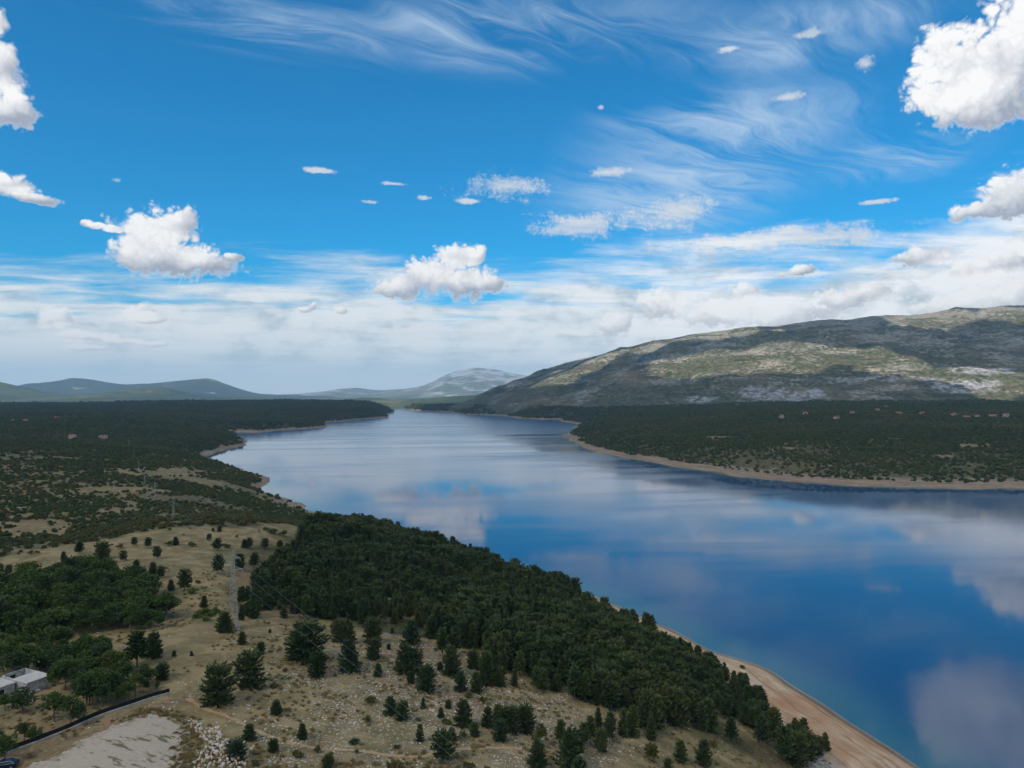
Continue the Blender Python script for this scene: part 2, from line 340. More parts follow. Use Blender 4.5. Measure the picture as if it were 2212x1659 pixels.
# ------------------------------------------------------------------ mesh helpers
def mesh_from(name, verts, faces, mats=None, smooth=False, attrs=None, mat_idx=None):
    me = bpy.data.meshes.new(name)
    verts = np.asarray(verts, np.float32)
    if isinstance(faces, np.ndarray):
        nv = faces.shape[1]; nf = len(faces)
        me.vertices.add(len(verts)); me.vertices.foreach_set('co', verts.ravel())
        me.loops.add(nf * nv); me.loops.foreach_set('vertex_index', faces.astype(np.int32).ravel())
        me.polygons.add(nf); me.polygons.foreach_set('loop_start', np.arange(0, nf * nv, nv, dtype=np.int32))
        me.update(calc_edges=True)
    else:
        me.from_pydata([tuple(v) for v in verts], [], faces)
    for m in (mats or []): me.materials.append(m)
    if mat_idx is not None: me.polygons.foreach_set('material_index', np.asarray(mat_idx, np.int32))
    me.polygons.foreach_set('use_smooth', np.full(len(me.polygons), smooth))
    for k, v in (attrs or {}).items():
        at = me.attributes.new(k, 'FLOAT', 'POINT'); at.data.foreach_set('value', np.asarray(v, np.float32))
    me.update()
    return me
def link(name, data, parent=None, loc=None, rz=None, scale=None, **props):
    o = bpy.data.objects.new(name, data); COL.objects.link(o)
    if parent is not None: o.parent = parent
    if loc is not None: o.location = [float(c) for c in loc]
    if rz is not None: o.rotation_euler = (0, 0, float(rz))
    if scale is not None: o.scale = (scale,) * 3 if np.isscalar(scale) else [float(c) for c in scale]
    for k, v in props.items(): o[k] = v
    return o
def new_mat(name):
    m = bpy.data.materials.new(name); m.use_nodes = True; t = NT(m.node_tree); t.n.clear()
    out = t.new('ShaderNodeOutputMaterial'); b = t.new('ShaderNodeBsdfPrincipled'); t.l.new(b.outputs[0], out.inputs[0])
    b.inputs['Specular IOR Level'].default_value = 0.25
    return m, t, b, out
def grid_faces(nr, nc, wrap=False):
    i = np.arange(nr - 1)[:, None] * nc; j = np.arange(nc if wrap else nc - 1)[None, :]; j2 = (j + 1) % nc
    return np.stack([(i + j), (i + j2), (i + nc + j2), (i + nc + j)], -1).reshape(-1, 4)
# ------------------------------------------------------------------ ground
def W(pts):
    a = np.array(pts, float); x, y, z = ray_ground(a[:, 0], a[:, 1]); return np.stack([x, y], 1)
def c1(pts): return [(x * .34486, 1087.1 + y * .34486) for x, y in pts]
PATH_W = W([(405, 1510), (440, 1530), (500, 1553), (540, 1572), (590, 1593), (640, 1610), (690, 1619), (760, 1621), (830, 1630), (890, 1634), (950, 1627), (1000, 1620), (1060, 1617), (1130, 1619)])
LOT_W = W([(-40, 1700), (62, 1654), (130, 1622), (207, 1584), (270, 1556), (331, 1536), (396, 1552), (417, 1594), (400, 1625), (392, 1700)])
TRACK_W = W([(-60, 1668), (40, 1636), (130, 1600), (240, 1560), (330, 1525), (400, 1508), (440, 1492), (470, 1470)])
WALL_PX = [(-60, 1654), (35, 1620), (90, 1600), (170, 1567), (260, 1532), (330, 1508), (368, 1498)]
MEADOW_W = W([(-60, 1320), (-60, 1212), (60, 1195), (200, 1171), (300, 1152), (400, 1136), (520, 1136), (640, 1136), (660, 1160), (640, 1190), (580, 1215), (540, 1250), (500, 1300), (460, 1320), (300, 1290), (200, 1290)])
ROCKY_W = W([(560, 1480), (760, 1420), (900, 1400), (1050, 1480), (1250, 1520), (1300, 1620), (1300, 1680), (540, 1680), (620, 1580)])
def zones(x, y, z):
    r = np.hypot(x, y); n1 = fbm(x / 30, y / 30, 4, 71); n2 = fbm(x / 120, y / 120, 4, 81)
    sd = shore_sd(x, y)
    rocky = sstep(30 - poly_dist(x, y, ROCKY_W) * np.where(in_poly(x, y, ROCKY_W), -1, 1) + n1 * 30, 0, 45)
    rocky = np.maximum(rocky, 0.55 * sstep(n1 + n2, 0.35, 0.75) * (r < 700))
    px, py = to_px(x, y, z)
    # open dry grassland against scrub ground
    meadow = sstep(330 - r + n1 * 120 + n2 * 80, 0, 60)
    mp = sstep(6 - poly_dist(x, y, MEADOW_W) * np.where(in_poly(x, y, MEADOW_W), -1, 1) + n1 * 25, 0, 14); meadow = np.maximum(meadow, mp)
    meadow = np.maximum(meadow, sstep(n2 + 0.5 * n1, 0.22, 0.5) * 0.8 * sstep(r, 1500, 1000))
    for (cx, cy_, rx, ry) in [(360, 1017, 130, 12), (230, 1055, 130, 8), (280, 1096, 60, 14), (60, 1128, 85, 26), (430, 1040, 50, 8), (1480, 897, 110, 9), (1900, 889, 130, 4), (2090, 899, 110, 4), (1700, 882, 160, 4), (2150, 858, 60, 9), (160, 950, 30, 3)]:
        meadow = np.maximum(meadow, sstep(1.35 - np.hypot((px - cx) / rx, (py - cy_) / ry) + n1 * 1.1, 0, 0.7) * .92)
    meadow = np.maximum(meadow, (.55 + .5 * n2) * sstep(r, 1500, 800) * (r > 250))
    for (cx, cy_, rx, ry) in [(1930, 948, 42, 5), (1700, 968, 30, 4), (2120, 962, 50, 4), (1560, 945, 30, 3), (2040, 985, 30, 4)]:
        meadow = np.maximum(meadow, sstep(1.2 - np.hypot((px - cx) / rx, (py - cy_) / ry) + n1 * 1.2, 0, 0.5))
    hill = np.zeros_like(x); hr, kk = ridge_h(x, y, RIDGE, 1500.0, 2500.0, 1.15); hill = sstep(kk, 0.02, 0.14)
    far = sstep(r, 4900, 5600) * (1 - hill)
    cliff = np.zeros_like(x)
    for (cx, cy_, rx, ry) in [(1690, 852, 85, 15), (1520, 862, 45, 7), (1600, 866, 30, 5), (1910, 818, 120, 5), (2130, 800, 90, 7), (2080, 832, 60, 12)]:
        cliff = np.maximum(cliff, sstep(1.25 - np.hypot((px - cx) / rx, (py - cy_) / ry) + n2 * 1.0 + n1 * .5, 0, 0.5) * (y > 1800))
    return dict(cliff=cliff, meadow=meadow, rocky=rocky, hill=hill, hk=kk, shore=np.clip(sd, -80, 80), far=far)
def build_ground():
    az_f = np.radians(np.arange(-41, 41.001, 0.105)); az_c = np.radians(np.arange(41.5, 318.6, 3.0)); az = np.concatenate([az_f, az_c]); nc = len(az)
    rr = [40.0]
    while rr[-1] < 20300:
        q = rr[-1]; rr.append(q * (1.06 if q < 95 else 1.0050 if q < 420 else 1.0068 if q < 2600 else 1.0066 if q < 5600 else 1.03))
    rr = np.array(rr); nr = len(rr)
    X = (rr[:, None] * np.sin(az)).ravel(); Y = (rr[:, None] * np.cos(az)).ravel()
    Z = height(X, Y); at = zones(X, Y, Z)
    F = grid_faces(nr, nc, wrap=True)
    V = np.stack([X, Y, Z], 1)
    # the patch right under the camera
    zc = float(np.mean(Z[:nc])); V = np.vstack([V, [[0, 0, zc]]])
    for k in at: at[k] = np.append(at[k], at[k][0])
    ci = len(V) - 1; j = np.arange(nc)
    T = np.stack([np.full(nc, ci), j, (j + 1) % nc, (j + 1) % nc], 1)
    me = mesh_from('ground', V, F, [ground_mat()], True, at)
    cap = [(ci, int(b), int(a)) for a, b in zip(j, (j + 1) % nc)]
    me2 = mesh_from('ground_cap', np.vstack([V[:nc], V[ci:ci + 1]]), [(nc, int((b + 1) % nc), int(b)) for b in j], [me.materials[0]], True, {k: np.append(v[:nc], v[-1]) for k, v in at.items()})
    # join the small cap into the sheet
    import bmesh
    bm = bmesh.new(); bm.from_mesh(me2); bmesh.ops.reverse_faces(bm, faces=bm.faces[:]); bm.to_mesh(me2); bm.free()
    o = link('ground', me, kind='structure', label='rolling karst land of dry grass and stones round the lake')
    c = link('ground_cap', me2)
    with bpy.context.temp_override(active_object=o, selected_editable_objects=[o, c], object=o): bpy.ops.object.join()
    print('ground verts', len(V))
    return o
def ground_mat():
    m, t, b, out = new_mat('ground')
    pos = t.new('ShaderNodeNewGeometry').outputs['Position']; p = t.xyz(pos)
    z = p[2]
    A = {k: t.attr(k) for k in ('meadow', 'rocky', 'hill', 'hk', 'shore', 'far', 'cliff')}
    big = t.noise(pos, 0.02, 4., 0.6); mid = t.noise(pos, 0.16, 5., 0.65); fin = t.noise(pos, 1.1, 4., 0.65)
    # dry grass with brown, straw and green patches
    dry = t.mix(t.step(mid, 0.35, 0.68), rgb(0.134, 0.107, 0.053), rgb(0.280, 0.215, 0.115))
    dry = t.mix(t.step(big, 0.50, 0.68), dry, rgb(0.171, 0.115, 0.070))
    dry = t.mix(t.mul(t.step(t.noise(pos, 0.06, 6., 0.65), 0.50, 0.66), 0.70), dry, rgb(0.109, 0.115, 0.046))
    dry = t.mix(t.mul(t.step(fin, 0.45, 0.75), 0.5), dry, rgb(0.287, 0.229, 0.128))
    # scrub floor
    scr = t.mix(t.step(mid, 0.35, 0.7), rgb(0.034, 0.040, 0.020), rgb(0.085, 0.080, 0.042))
    base = t.mix(A['meadow'], scr, dry)
    # stones: pale limestone chips, sparse in grass, thick on the stony slope
    v = t.voro(pos, 1.15, 1., 0.6, rand=1.0); vs_ = t.noise(pos, 0.35, 4., 0.65)
    dens = t.add(t.mul(A['rocky'], 0.42), t.mul(t.sub(vs_, 0.5), 0.55))
    chip = t.mul(t.step(t.sub(v, dens), 0.22, 0.10), t.step(A['meadow'], 0.1, 0.5))
    rockc = t.mix(fin, rgb(0.234, 0.218, 0.191), rgb(0.489, 0.468, 0.425))
    base = t.mix(t.mul(chip, 0.9), base, rockc)
    outc = t.mul(t.step(t.noise(pos, 0.045, 6., 0.7), 0.60, 0.68), t.step(A['meadow'], 0.9, 0.2))
    base = t.mix(t.mul(outc, 0.8), base, t.mix(fin, rgb(0.16, 0.155, 0.14), rgb(0.36, 0.35, 0.32)))
    # drawdown shore: tan gravel below, grey stones above
    zz = t.add(z, t.mul(t.sub(mid, 0.5), 5.0))
    tan = t.mix(t.step(t.noise(t.vec('MULTIPLY', pos, (0.3, 0.3, 3.0)), 0.5, 5., 0.65), 0.3, 0.7), rgb(0.40, 0.275, 0.17), rgb(0.56, 0.43, 0.30))
    tan = t.mix(t.mul(t.step(fin, 0.50, 0.72), 0.55), tan, rgb(0.22, 0.155, 0.10))
    tan = t.mix(t.step(big, 0.45, 0.66), tan, rgb(0.36, 0.20, 0.11))
    grey = t.mix(t.step(fin, 0.35, 0.7), rgb(0.12, 0.115, 0.11), rgb(0.33, 0.31, 0.29))
    sh = t.mix(t.step(zz, 4.2, 6.2), tan, grey)
    sh = t.mix(t.mul(t.step(p[1], 420.0, 700.0), 0.7), sh, t.mix(t.step(mid, 0.35, 0.65), rgb(0.11, 0.088, 0.064), rgb(0.21, 0.16, 0.112)))
    sh = t.mix(t.step(z, 0.35, 0.05), sh, rgb(0.20, 0.15, 0.10))
    strat = t.noise(t.cxyz(t.mul(p[0], 0.012), t.mul(p[1], 0.012), t.mul(z, 2.2)), 1.0, 4., 0.65)
    sh = t.mix(t.mul(t.step(strat, 0.50, 0.62), 0.55), sh, rgb(0.11, 0.085, 0.062))
    sh = t.mix(t.mul(t.step(strat, 0.44, 0.36), 0.45), sh, rgb(0.46, 0.38, 0.28))
    onshore = t.mul(t.step(zz, 8.4, 6.8), t.step(A['shore'], 75.0, 55.0))
    base = t.mix(onshore, base, sh)
    # the mountain: green scrub, brown grass, bands of grey limestone
    hp = t.vec('MULTIPLY', pos, (0.55, 0.55, 2.6))
    h1 = t.noise(hp, 0.0075, 7., 0.66, 0.4); h2 = t.noise(t.vec('MULTIPLY', pos, (1., 1., 2.)), 0.0022, 5., 0.6, 0.5); h3 = t.noise(pos, 0.05, 5., 0.7)
    grn = t.mix(t.step(h3, 0.38, 0.66), rgb(0.052, 0.058, 0.030), rgb(0.150, 0.135, 0.078))
    grn = t.mix(t.step(h2, 0.50, 0.66), grn, rgb(0.165, 0.128, 0.075))
    grn = t.mix(t.mul(t.step(t.noise(pos, 0.012, 6., 0.65), 0.53, 0.64), 0.85), grn, rgb(0.035, 0.050, 0.022))
    lime = t.mix(t.step(h3, 0.35, 0.65), rgb(0.19, 0.17, 0.14), rgb(0.43, 0.385, 0.32))
    lmask = t.mul(t.step(t.add(t.mul(h1, 0.7), t.add(t.mul(h3, 0.35), t.mul(A['hk'], 0.16))), 0.58, 0.69), t.step(h2, 0.30, 0.50))
    hil = t.mix(t.mul(lmask, 0.65), grn, lime)
    base = t.mix(A['hill'], base, hil)
    base = t.mix(t.mul(A['cliff'], t.step(t.noise(pos, 0.02, 6., 0.7), 0.40, 0.52)), base, t.mix(t.step(h3, 0.4, 0.62), rgb(0.17, 0.165, 0.165), rgb(0.42, 0.40, 0.385)))
    farc = t.mix(t.step(t.noise(pos, 0.0025, 6., 0.6), 0.42, 0.60), rgb(0.055, 0.075, 0.035), rgb(0.15, 0.145, 0.075))
    farc = t.mix(t.step(t.noise(pos, 0.004, 5., 0.6), 0.64, 0.70), farc, rgb(0.40, 0.36, 0.28))
    base = t.mix(A['far'], base, farc)
    t.put(b.inputs['Base Color'], base); b.inputs['Roughness'].default_value = 0.95; b.inputs['Specular IOR Level'].default_value = 0.1
    bp = t.new('ShaderNodeBump'); bp.inputs['Strength'].default_value = 0.6; bp.inputs['Distance'].default_value = 0.5
    hgt = t.add(t.mul(fin, 0.5), t.add(t.mul(mid, 1.2), t.mul(chip, 0.9)))
    hgt = t.add(hgt, t.mul(A['hill'], t.add(t.mul(h3, 26.0), t.mul(h1, 60.0))))
    t.put(bp.inputs['Height'], hgt); t.l.new(bp.outputs[0], b.inputs['Normal'])
    return m
ground = build_ground()

# ------------------------------------------------------------------ lake
def build_lake():
    # the sheet carries its depth so that shallows near the bank read greener
    az = np.radians(np.arange(-44, 60.001, 0.35)); rr = [95.0]
    while rr[-1] < 7000: rr.append(rr[-1] * 1.016)
    rr = np.array(rr); X = (rr[:, None] * np.sin(az)).ravel(); Y = (rr[:, None] * np.cos(az)).ravel()
    sd = shore_sd(X, Y)
    F = grid_faces(len(rr), len(az)); keep = (sd[F] < 6).any(1); F = F[keep][:, ::-1]
    u, inv = np.unique(F, return_inverse=True); F = inv.reshape(F.shape)
    m, t, b, out = new_mat('lake_water')
    pos = t.new('ShaderNodeNewGeometry').outputs['Position']; d = t.attr('depth')
    nz = t.noise(pos, 0.03, 3., 0.5)
    dj = t.add(d, t.mul(t.sub(nz, 0.5), 8.0))
    shallow = t.step(dj, 34.0, 2.0)
    deep = rgb(0.010, 0.060, 0.150)
    colr = t.mix(t.mul(shallow, 0.6), deep, rgb(0.045, 0.145, 0.165))
    colr = t.mix(t.step(t.add(d, t.mul(t.sub(nz, 0.5), 1.5)), 1.3, 0.0), colr, rgb(0.20, 0.19, 0.15))
    t.put(b.inputs['Base Color'], colr)
    b.inputs['IOR'].default_value = 1.333; b.inputs['Specular IOR Level'].default_value = 0.5
    # wind lanes: calm slicks against ruffled water, long across the view
    pr = t.new('ShaderNodeMapping'); pr.inputs['Rotation'].default_value = (0, 0, R(-8)); t.put(pr.inputs['Vector'], pos)
    lane = t.noise(t.vec('MULTIPLY', pr.outputs[0], (0.0011, 0.0060, 1.)), 1.0, 5., 0.55, 0.6)
    lane2 = t.noise(t.vec('MULTIPLY', pr.outputs[0], (0.0035, 0.022, 1.)), 1.0, 4., 0.6, 0.4)
    far = t.step(t.vec('LENGTH', pos, out=1), 1300.0, 2600.0)
    wind = t.step(t.add(t.add(t.mul(lane, 0.75), t.mul(lane2, 0.35)), t.mul(far, 0.16)), 0.50, 0.72)
    t.put(b.inputs['Roughness'], t.step(wind, 0., 1., 0.045, 0.17, 'LINEAR'))
    bp = t.new('ShaderNodeBump'); bp.inputs['Distance'].default_value = 0.12
    rp = t.add(t.noise(t.vec('MULTIPLY', pos, (0.45, 1.0, 1.)), 0.9, 3., 0.6), t.mul(t.noise(pos, 0.11, 3., 0.5), 2.2))
    t.put(bp.inputs['Height'], rp); t.put(bp.inputs['Strength'], t.step(wind, 0., 1., 0.02, 0.20, 'LINEAR'))
    t.l.new(bp.outputs[0], b.inputs['Normal'])
    V = np.stack([X, Y, np.zeros_like(X)], 1)[u]
    me = mesh_from('lake', V, F, [m], True, dict(depth=np.clip(-sd[u], -2, 90)))
    return link('lake', me, kind='structure', label='calm blue reservoir lake reflecting the clouds')
lake = build_lake()
# ------------------------------------------------------------------ far mountains
def rock_mat(name, green, brown, lime, lim=0.58, sc=0.004):
    m, t, b, out = new_mat(name)
    pos = t.new('ShaderNodeNewGeometry').outputs['Position']
    n1 = t.noise(t.vec('MULTIPLY', pos, (1., 1., 2.)), sc, 7., 0.65, 0.4); n2 = t.noise(pos, sc * 0.35, 5., 0.6); n3 = t.noise(pos, sc * 4, 5., 0.65)
    c = t.mix(t.step(n2, 0.42, 0.62), rgb(*green), rgb(*brown))
    c = t.mix(t.mul(t.step(n3, 0.45, 0.65), 0.6), c, rgb(green[0] * .6, green[1] * .6, green[2] * .6))
    zz = t.mul(t.xyz(pos)[2], 0.00022)
    c = t.mix(t.step(t.add(n1, zz), lim, lim + 0.12), c, rgb(*lime))
    t.put(b.inputs['Base Color'], c); b.inputs['Roughness'].default_value = 0.95; b.inputs['Specular IOR Level'].default_value = 0.05
    return m
def mountain(name, label, sky_px, D, near, back, mat, seed, rough=0.12, n=(220, 60)):
    a = np.array(sky_px, float); d = px_dir(a[:, 0], a[:, 1]); s = D / d[:, 1]
    rx, rz = d[:, 0] * s, HC + d[:, 2] * s
    xs = np.linspace(rx[0] - near * 0.3, rx[-1] + near * 0.3, n[0]); ys = np.concatenate([np.linspace(D - near, D, n[1]), np.linspace(D, D + back, n[1] // 3)[1:]])
    top = np.interp(xs, rx, rz, left=40, right=40)
    k = np.ones(5) / 5; pad = np.pad(top, 2, mode='edge'); top = 0.7 * top + 0.3 * np.convolve(pad, k, 'valid')
    X, Y = np.meshgrid(xs, ys); T = np.broadcast_to(top, X.shape)
    X2 = X + 0.10 * near * fbm(X / (near * .5), Y / (near * .5), 3, seed + 5)
    T = 0.5 * T + 0.5 * np.interp(X2, xs, top)
    k = np.where(Y < D, (Y - D + near) / near, 1 - (Y - D) / back)
    k = np.clip(k, 0, 1)
    g = ridged(X / (near * .28) + 0.4 * fbm(X / near * 2, Y / near * 2, 2, seed), Y / (near * .75), 5, seed)
    amp = 4 * k * (1 - k)
    Z = (T - 40) * (k ** 1.25) * (1 + rough * 2.0 * (g - 0.35) * amp) + 40 * np.minimum(1, k * 6) - 12 + (T - 40) * rough * fbm(X / (near * .1), Y / (near * .1), 4, seed + 3) * amp
    Z = np.where(k <= 0, -12, Z)
    me = mesh_from(name, np.stack([X.ravel(), Y.ravel(), Z.ravel()], 1), grid_faces(len(ys), len(xs)), [mat], True)
    return link(name, me, kind='structure', label=label)
m_green = rock_mat('hill_scrub', (0.045, 0.066, 0.036), (0.10, 0.108, 0.058), (0.33, 0.31, 0.25), 0.66)
m_blue = rock_mat('far_forest_hill', (0.028, 0.044, 0.036), (0.055, 0.062, 0.045), (0.38, 0.36, 0.32), 0.66, 0.003)
m_lime = rock_mat('limestone_peak', (0.085, 0.105, 0.055), (0.17, 0.16, 0.12), (0.36, 0.35, 0.33), 0.55, 0.0022)
mountain('hill', 'low green hill beyond the dark plateau', [(-250, 800), (-60, 813), (0, 823), (60, 839), (120, 847), (190, 850), (250, 843), (300, 834), (332, 830), (365, 836), (400, 848), (450, 853), (560, 856), (640, 858)], 7600, 1900, 1500, m_green, 11)
mountain('mountain', 'blue twin-topped mountain behind the low green hill', [(-200, 836), (60, 838), (100, 833), (125, 820), (150, 814), (190, 818), (230, 825), (265, 829), (330, 826), (390, 820), (430, 816), (448, 815), (470, 824), (500, 835), (540, 848), (620, 852), (720, 855)], 11500, 2600, 2200, m_blue, 23)
mountain('mountain', 'pale limestone peak rising at the end of the lake', [(560, 854), (640, 850), (690, 848), (740, 838), (770, 836), (800, 843), (840, 840), (870, 838), (900, 834), (935, 818), (965, 803), (1000, 794), (1030, 793), (1060, 797), (1100, 806), (1150, 814), (1230, 828), (1320, 846), (1400, 850)], 16500, 5200, 3500, m_lime, 37, 0.16)
mountain('mountain', 'pale shoulder of mountain showing behind the long ridge', [(1080, 850), (1140, 825), (1180, 803), (1215, 786), (1250, 774), (1300, 764), (1500, 750), (1800, 760)], 9800, 2400, 2000, m_lime, 47)
mountain('hill', 'small brown hill at the head of the lake', [(690, 866), (740, 861), (785, 856), (820, 857), (850, 862), (900, 866)], 7400, 600, 500, m_green, 59, 0.1, (90, 30))
mountain('hill', 'low scrubby spur running down from the long ridge to the lake', [(850, 868), (890, 861), (940, 856), (1000, 852), (1040, 849), (1080, 848), (1140, 852), (1200, 858)], 6300, 700, 500, m_green, 61, 0.1, (120, 30))

# ------------------------------------------------------------------ unseen cloud deck overhead, gaps shaped to light the mountain, rest shades the land
ZDECK = 3000.0
LIT = [[(1060, 862), (1240, 800), (1360, 752), (1560, 712), (1700, 705), (1640, 722), (1480, 745), (1330, 800), (1200, 838), (1120, 862)],
       [(1380, 800), (1500, 778), (1640, 752), (1800, 745), (1950, 765), (2060, 775), (2000, 800), (1880, 818), (1700, 820), (1560, 815), (1500, 826), (1400, 822)],
       [(1800, 826), (1960, 800), (2120, 790), (2300, 800), (2300, 862), (2160, 868), (2060, 850), (1960, 836)],
       [(1850, 690), (2000, 672), (2300, 652), (2300, 700), (2100, 712), (1950, 712)]]
def deck_cover(x, y):
    z = height(x, y); px, py = to_px(x, y, z)
    n = fbm(x / 420, y / 420, 4, 91); n2 = fbm(x / 130, y / 130, 3, 95)
    wx = px + 46 * fbm(x / 300, y / 300, 3, 97); wy = py + 22 * fbm(x / 260, y / 260, 3, 99)
    lit = np.zeros(x.shape)
    hr, kk = ridge_h(x, y, RIDGE, 1500.0, 2500.0, 1.15)
    for P in LIT:
        sdp = poly_dist(wx, wy, P) * np.where(in_poly(wx, wy, P), 1, -1); lit = np.maximum(lit, sstep(sdp, -6, 10))
    lit *= (kk > 0.01) & (y > 1500)
    edge = sstep(np.hypot(x * 0.8, y) + 900 * n, 4700, 5300)
    holes = sstep(n + n2 * 0.5, 0.42, 0.55) * (kk > 0.05) * (y > 1500)
    return np.clip(1 - np.maximum(np.maximum(lit, edge), holes * 0.8), 0, 1)
def build_deck():
    st = 55.0; off = SUN[:2] / SUN[2]
    gx = np.arange(-6500, 6800, st); gy = np.arange(-3500, 5600, st); X, Y = np.meshgrid(gx, gy)
    Z0 = height(X, Y); c = deck_cover(X, Y)
    QX = X + off[0] * (ZDECK - Z0); QY = Y + off[1] * (ZDECK - Z0)
    c = np.clip(c, 0, 1); th = 30 + 260 * np.sqrt(c) * (0.6 + 0.8 * (fbm(X / 600, Y / 600, 4, 7) + 0.4))
    th = np.where(c > 0.45, th * sstep(c, 0.45, 0.8), 0)
    F = grid_faces(*X.shape); cv = c.ravel(); keep = (cv[F] > 0.45).all(1); F = F[keep]
    u, inv = np.unique(F, return_inverse=True); F = inv.reshape(F.shape); n = len(u)
    qx, qy, t_ = QX.ravel()[u], QY.ravel()[u], np.maximum(th.ravel()[u], 6.0)
    V = np.vstack([np.stack([qx, qy, ZDECK + t_ * 0.8], 1), np.stack([qx, qy, ZDECK - t_ * 0.25], 1)])
    e = np.vstack([F[:, [0, 1]], F[:, [1, 2]], F[:, [2, 3]], F[:, [3, 0]]]); es = np.sort(e, 1); key = es[:, 0].astype(np.int64) * n + es[:, 1]
    uq, idx, cnt = np.unique(key, return_index=True, return_counts=True); be = e[idx[cnt == 1]]
    side = np.stack([be[:, 1], be[:, 0], be[:, 0] + n, be[:, 1] + n], 1)
    m = bpy.data.materials.new('cloud_deck'); m.use_nodes = True; t = NT(m.node_tree); t.n.clear()
    d = t.new('ShaderNodeBsdfDiffuse'); d.inputs[0].default_value = rgb(0.85, 0.85, 0.86)
    tr = t.new('ShaderNodeBsdfTranslucent'); tr.inputs[0].default_value = rgb(0.95, 0.93, 0.90)
    mx = t.new('ShaderNodeMixShader'); mx.inputs[0].default_value = 0.72; t.l.new(d.outputs[0], mx.inputs[1]); t.l.new(tr.outputs[0], mx.inputs[2])
    tp = t.new('ShaderNodeBsdfTransparent'); m3 = t.new('ShaderNodeMixShader'); m3.inputs[0].default_value = 0.54
    t.l.new(tp.outputs[0], m3.inputs[1]); t.l.new(mx.outputs[0], m3.inputs[2])
    t.l.new(m3.outputs[0], t.new('ShaderNodeOutputMaterial').inputs[0])
    me = mesh_from('overhead_clouds', V, np.vstack([F, F[:, ::-1] + n, side]), [m], True)
    return link('overhead_clouds', me, kind='stuff', label='broken layer of white cloud high overhead, out of view, shaped to shade the land')
build_deck()

# ------------------------------------------------------------------ small solid-noise helpers
def vnoise3(p, seed=0):
    i = np.floor(p).astype(np.int64); f = p - i; f = f * f * (3 - 2 * f); out = 0
    for dx in (0, 1):
        for dy in (0, 1):
            for dz in (0, 1):
                h = _hash(i[:, 0] + dx + (i[:, 2] + dz) * 57, i[:, 1] + dy + (i[:, 2] + dz) * 131, seed)
                w = (f[:, 0] if dx else 1 - f[:, 0]) * (f[:, 1] if dy else 1 - f[:, 1]) * (f[:, 2] if dz else 1 - f[:, 2]); out = out + h * w
    return out
def billow3(p, octv, seed):
    s, a, tot = 0, 1.0, 0
    for k in range(octv):
        s = s + a * (1 - np.abs(vnoise3(p, seed + k * 7) * 2 - 1)); tot += a; p = p * 2.05 + 3.3; a *= 0.55
    return s / tot
import bmesh
def ico(sub):
    bm = bmesh.new(); bmesh.ops.create_icosphere(bm, subdivisions=sub, radius=1.0)
    v = np.array([q.co[:] for q in bm.verts]); f = np.array([[q.index for q in fc.verts] for fc in bm.faces]); bm.free(); return v, f
ICO2, ICO1, ICO3 = ico(2), ico(1), ico(3)
# ------------------------------------------------------------------ haze: the air over the whole valley
def build_haze():
    x0, x1, y0, y1, z0, z1 = -21000, 21000, -21000, 21000, -20.0, 860.0
    V = [(x, y, z) for z in (z0, z1) for y in (y0, y1) for x in (x0, x1)]
    F = [(0, 2, 3, 1), (4, 5, 7, 6), (0, 1, 5, 4), (2, 6, 7, 3), (0, 4, 6, 2), (1, 3, 7, 5)]
    m = bpy.data.materials.new('haze'); m.use_nodes = True; t = NT(m.node_tree); t.n.clear()
    v = t.new('ShaderNodeVolumePrincipled'); v.inputs['Color'].default_value = rgb(0.52, 0.78, 1.0); v.inputs['Density'].default_value = HAZE; v.inputs['Anisotropy'].default_value = 0.0
    t.l.new(v.outputs[0], t.new('ShaderNodeOutputMaterial').inputs['Volume'])
    link('haze', mesh_from('haze', V, F, [m]), kind='stuff', label='thin blue haze filling the valley air')
HAZE = 6.0e-5
build_haze()

# ------------------------------------------------------------------ plants: shapes
def quads(C, A, B):
    """cards: centre C, half axes A and B"""
    V = np.stack([C - A - B * .35, C - A * .2 + B * -1.0, C + A, C - A * .2 + B], 1).reshape(-1, 3)
    return V, np.arange(len(V)).reshape(-1, 4)
def unit(v): return v / (np.linalg.norm(v, axis=-1, keepdims=True) + 1e-9)
def cards(P, N, size, g, asp=0.45, spread=0.7, per=2):
    n = len(P); P = np.repeat(P, per, 0); N = np.repeat(N, per, 0); s = np.repeat(size, per) if not np.isscalar(size) else np.full(n * per, size)
    d = unit(N + g.normal(size=P.shape) * spread); side = unit(np.cross(d, g.normal(size=P.shape)))
    return quads(P + d * s[:, None] * .3, d * s[:, None], side * (s * asp)[:, None])
def tube(pts, rad, n=6):
    V, F = [], []
    pts = np.array(pts, float)
    for i, (p, r) in enumerate(zip(pts, rad)):
        d = unit(pts[min(i + 1, len(pts) - 1)] - pts[max(i - 1, 0)]); a = unit(np.cross(d, [0.31, 0.95, 0.1])); b = np.cross(d, a)
        for k in range(n):
            w = 2 * math.pi * k / n; V.append(p + r * (math.cos(w) * a + math.sin(w) * b))
    for i in range(len(pts) - 1):
        for k in range(n): F.append((i * n + k, i * n + (k + 1) % n, (i + 1) * n + (k + 1) % n, (i + 1) * n + k))
    F.append(tuple((len(pts) - 1) * n + k for k in range(n)))
    return V, F
def merge(parts):
    V, F, o = [], [], 0
    for v, f in parts:
        V.append(np.asarray(v, float)); F += [tuple(int(q) + o for q in fc) for fc in f]; o += len(v)
    return np.vstack(V), F
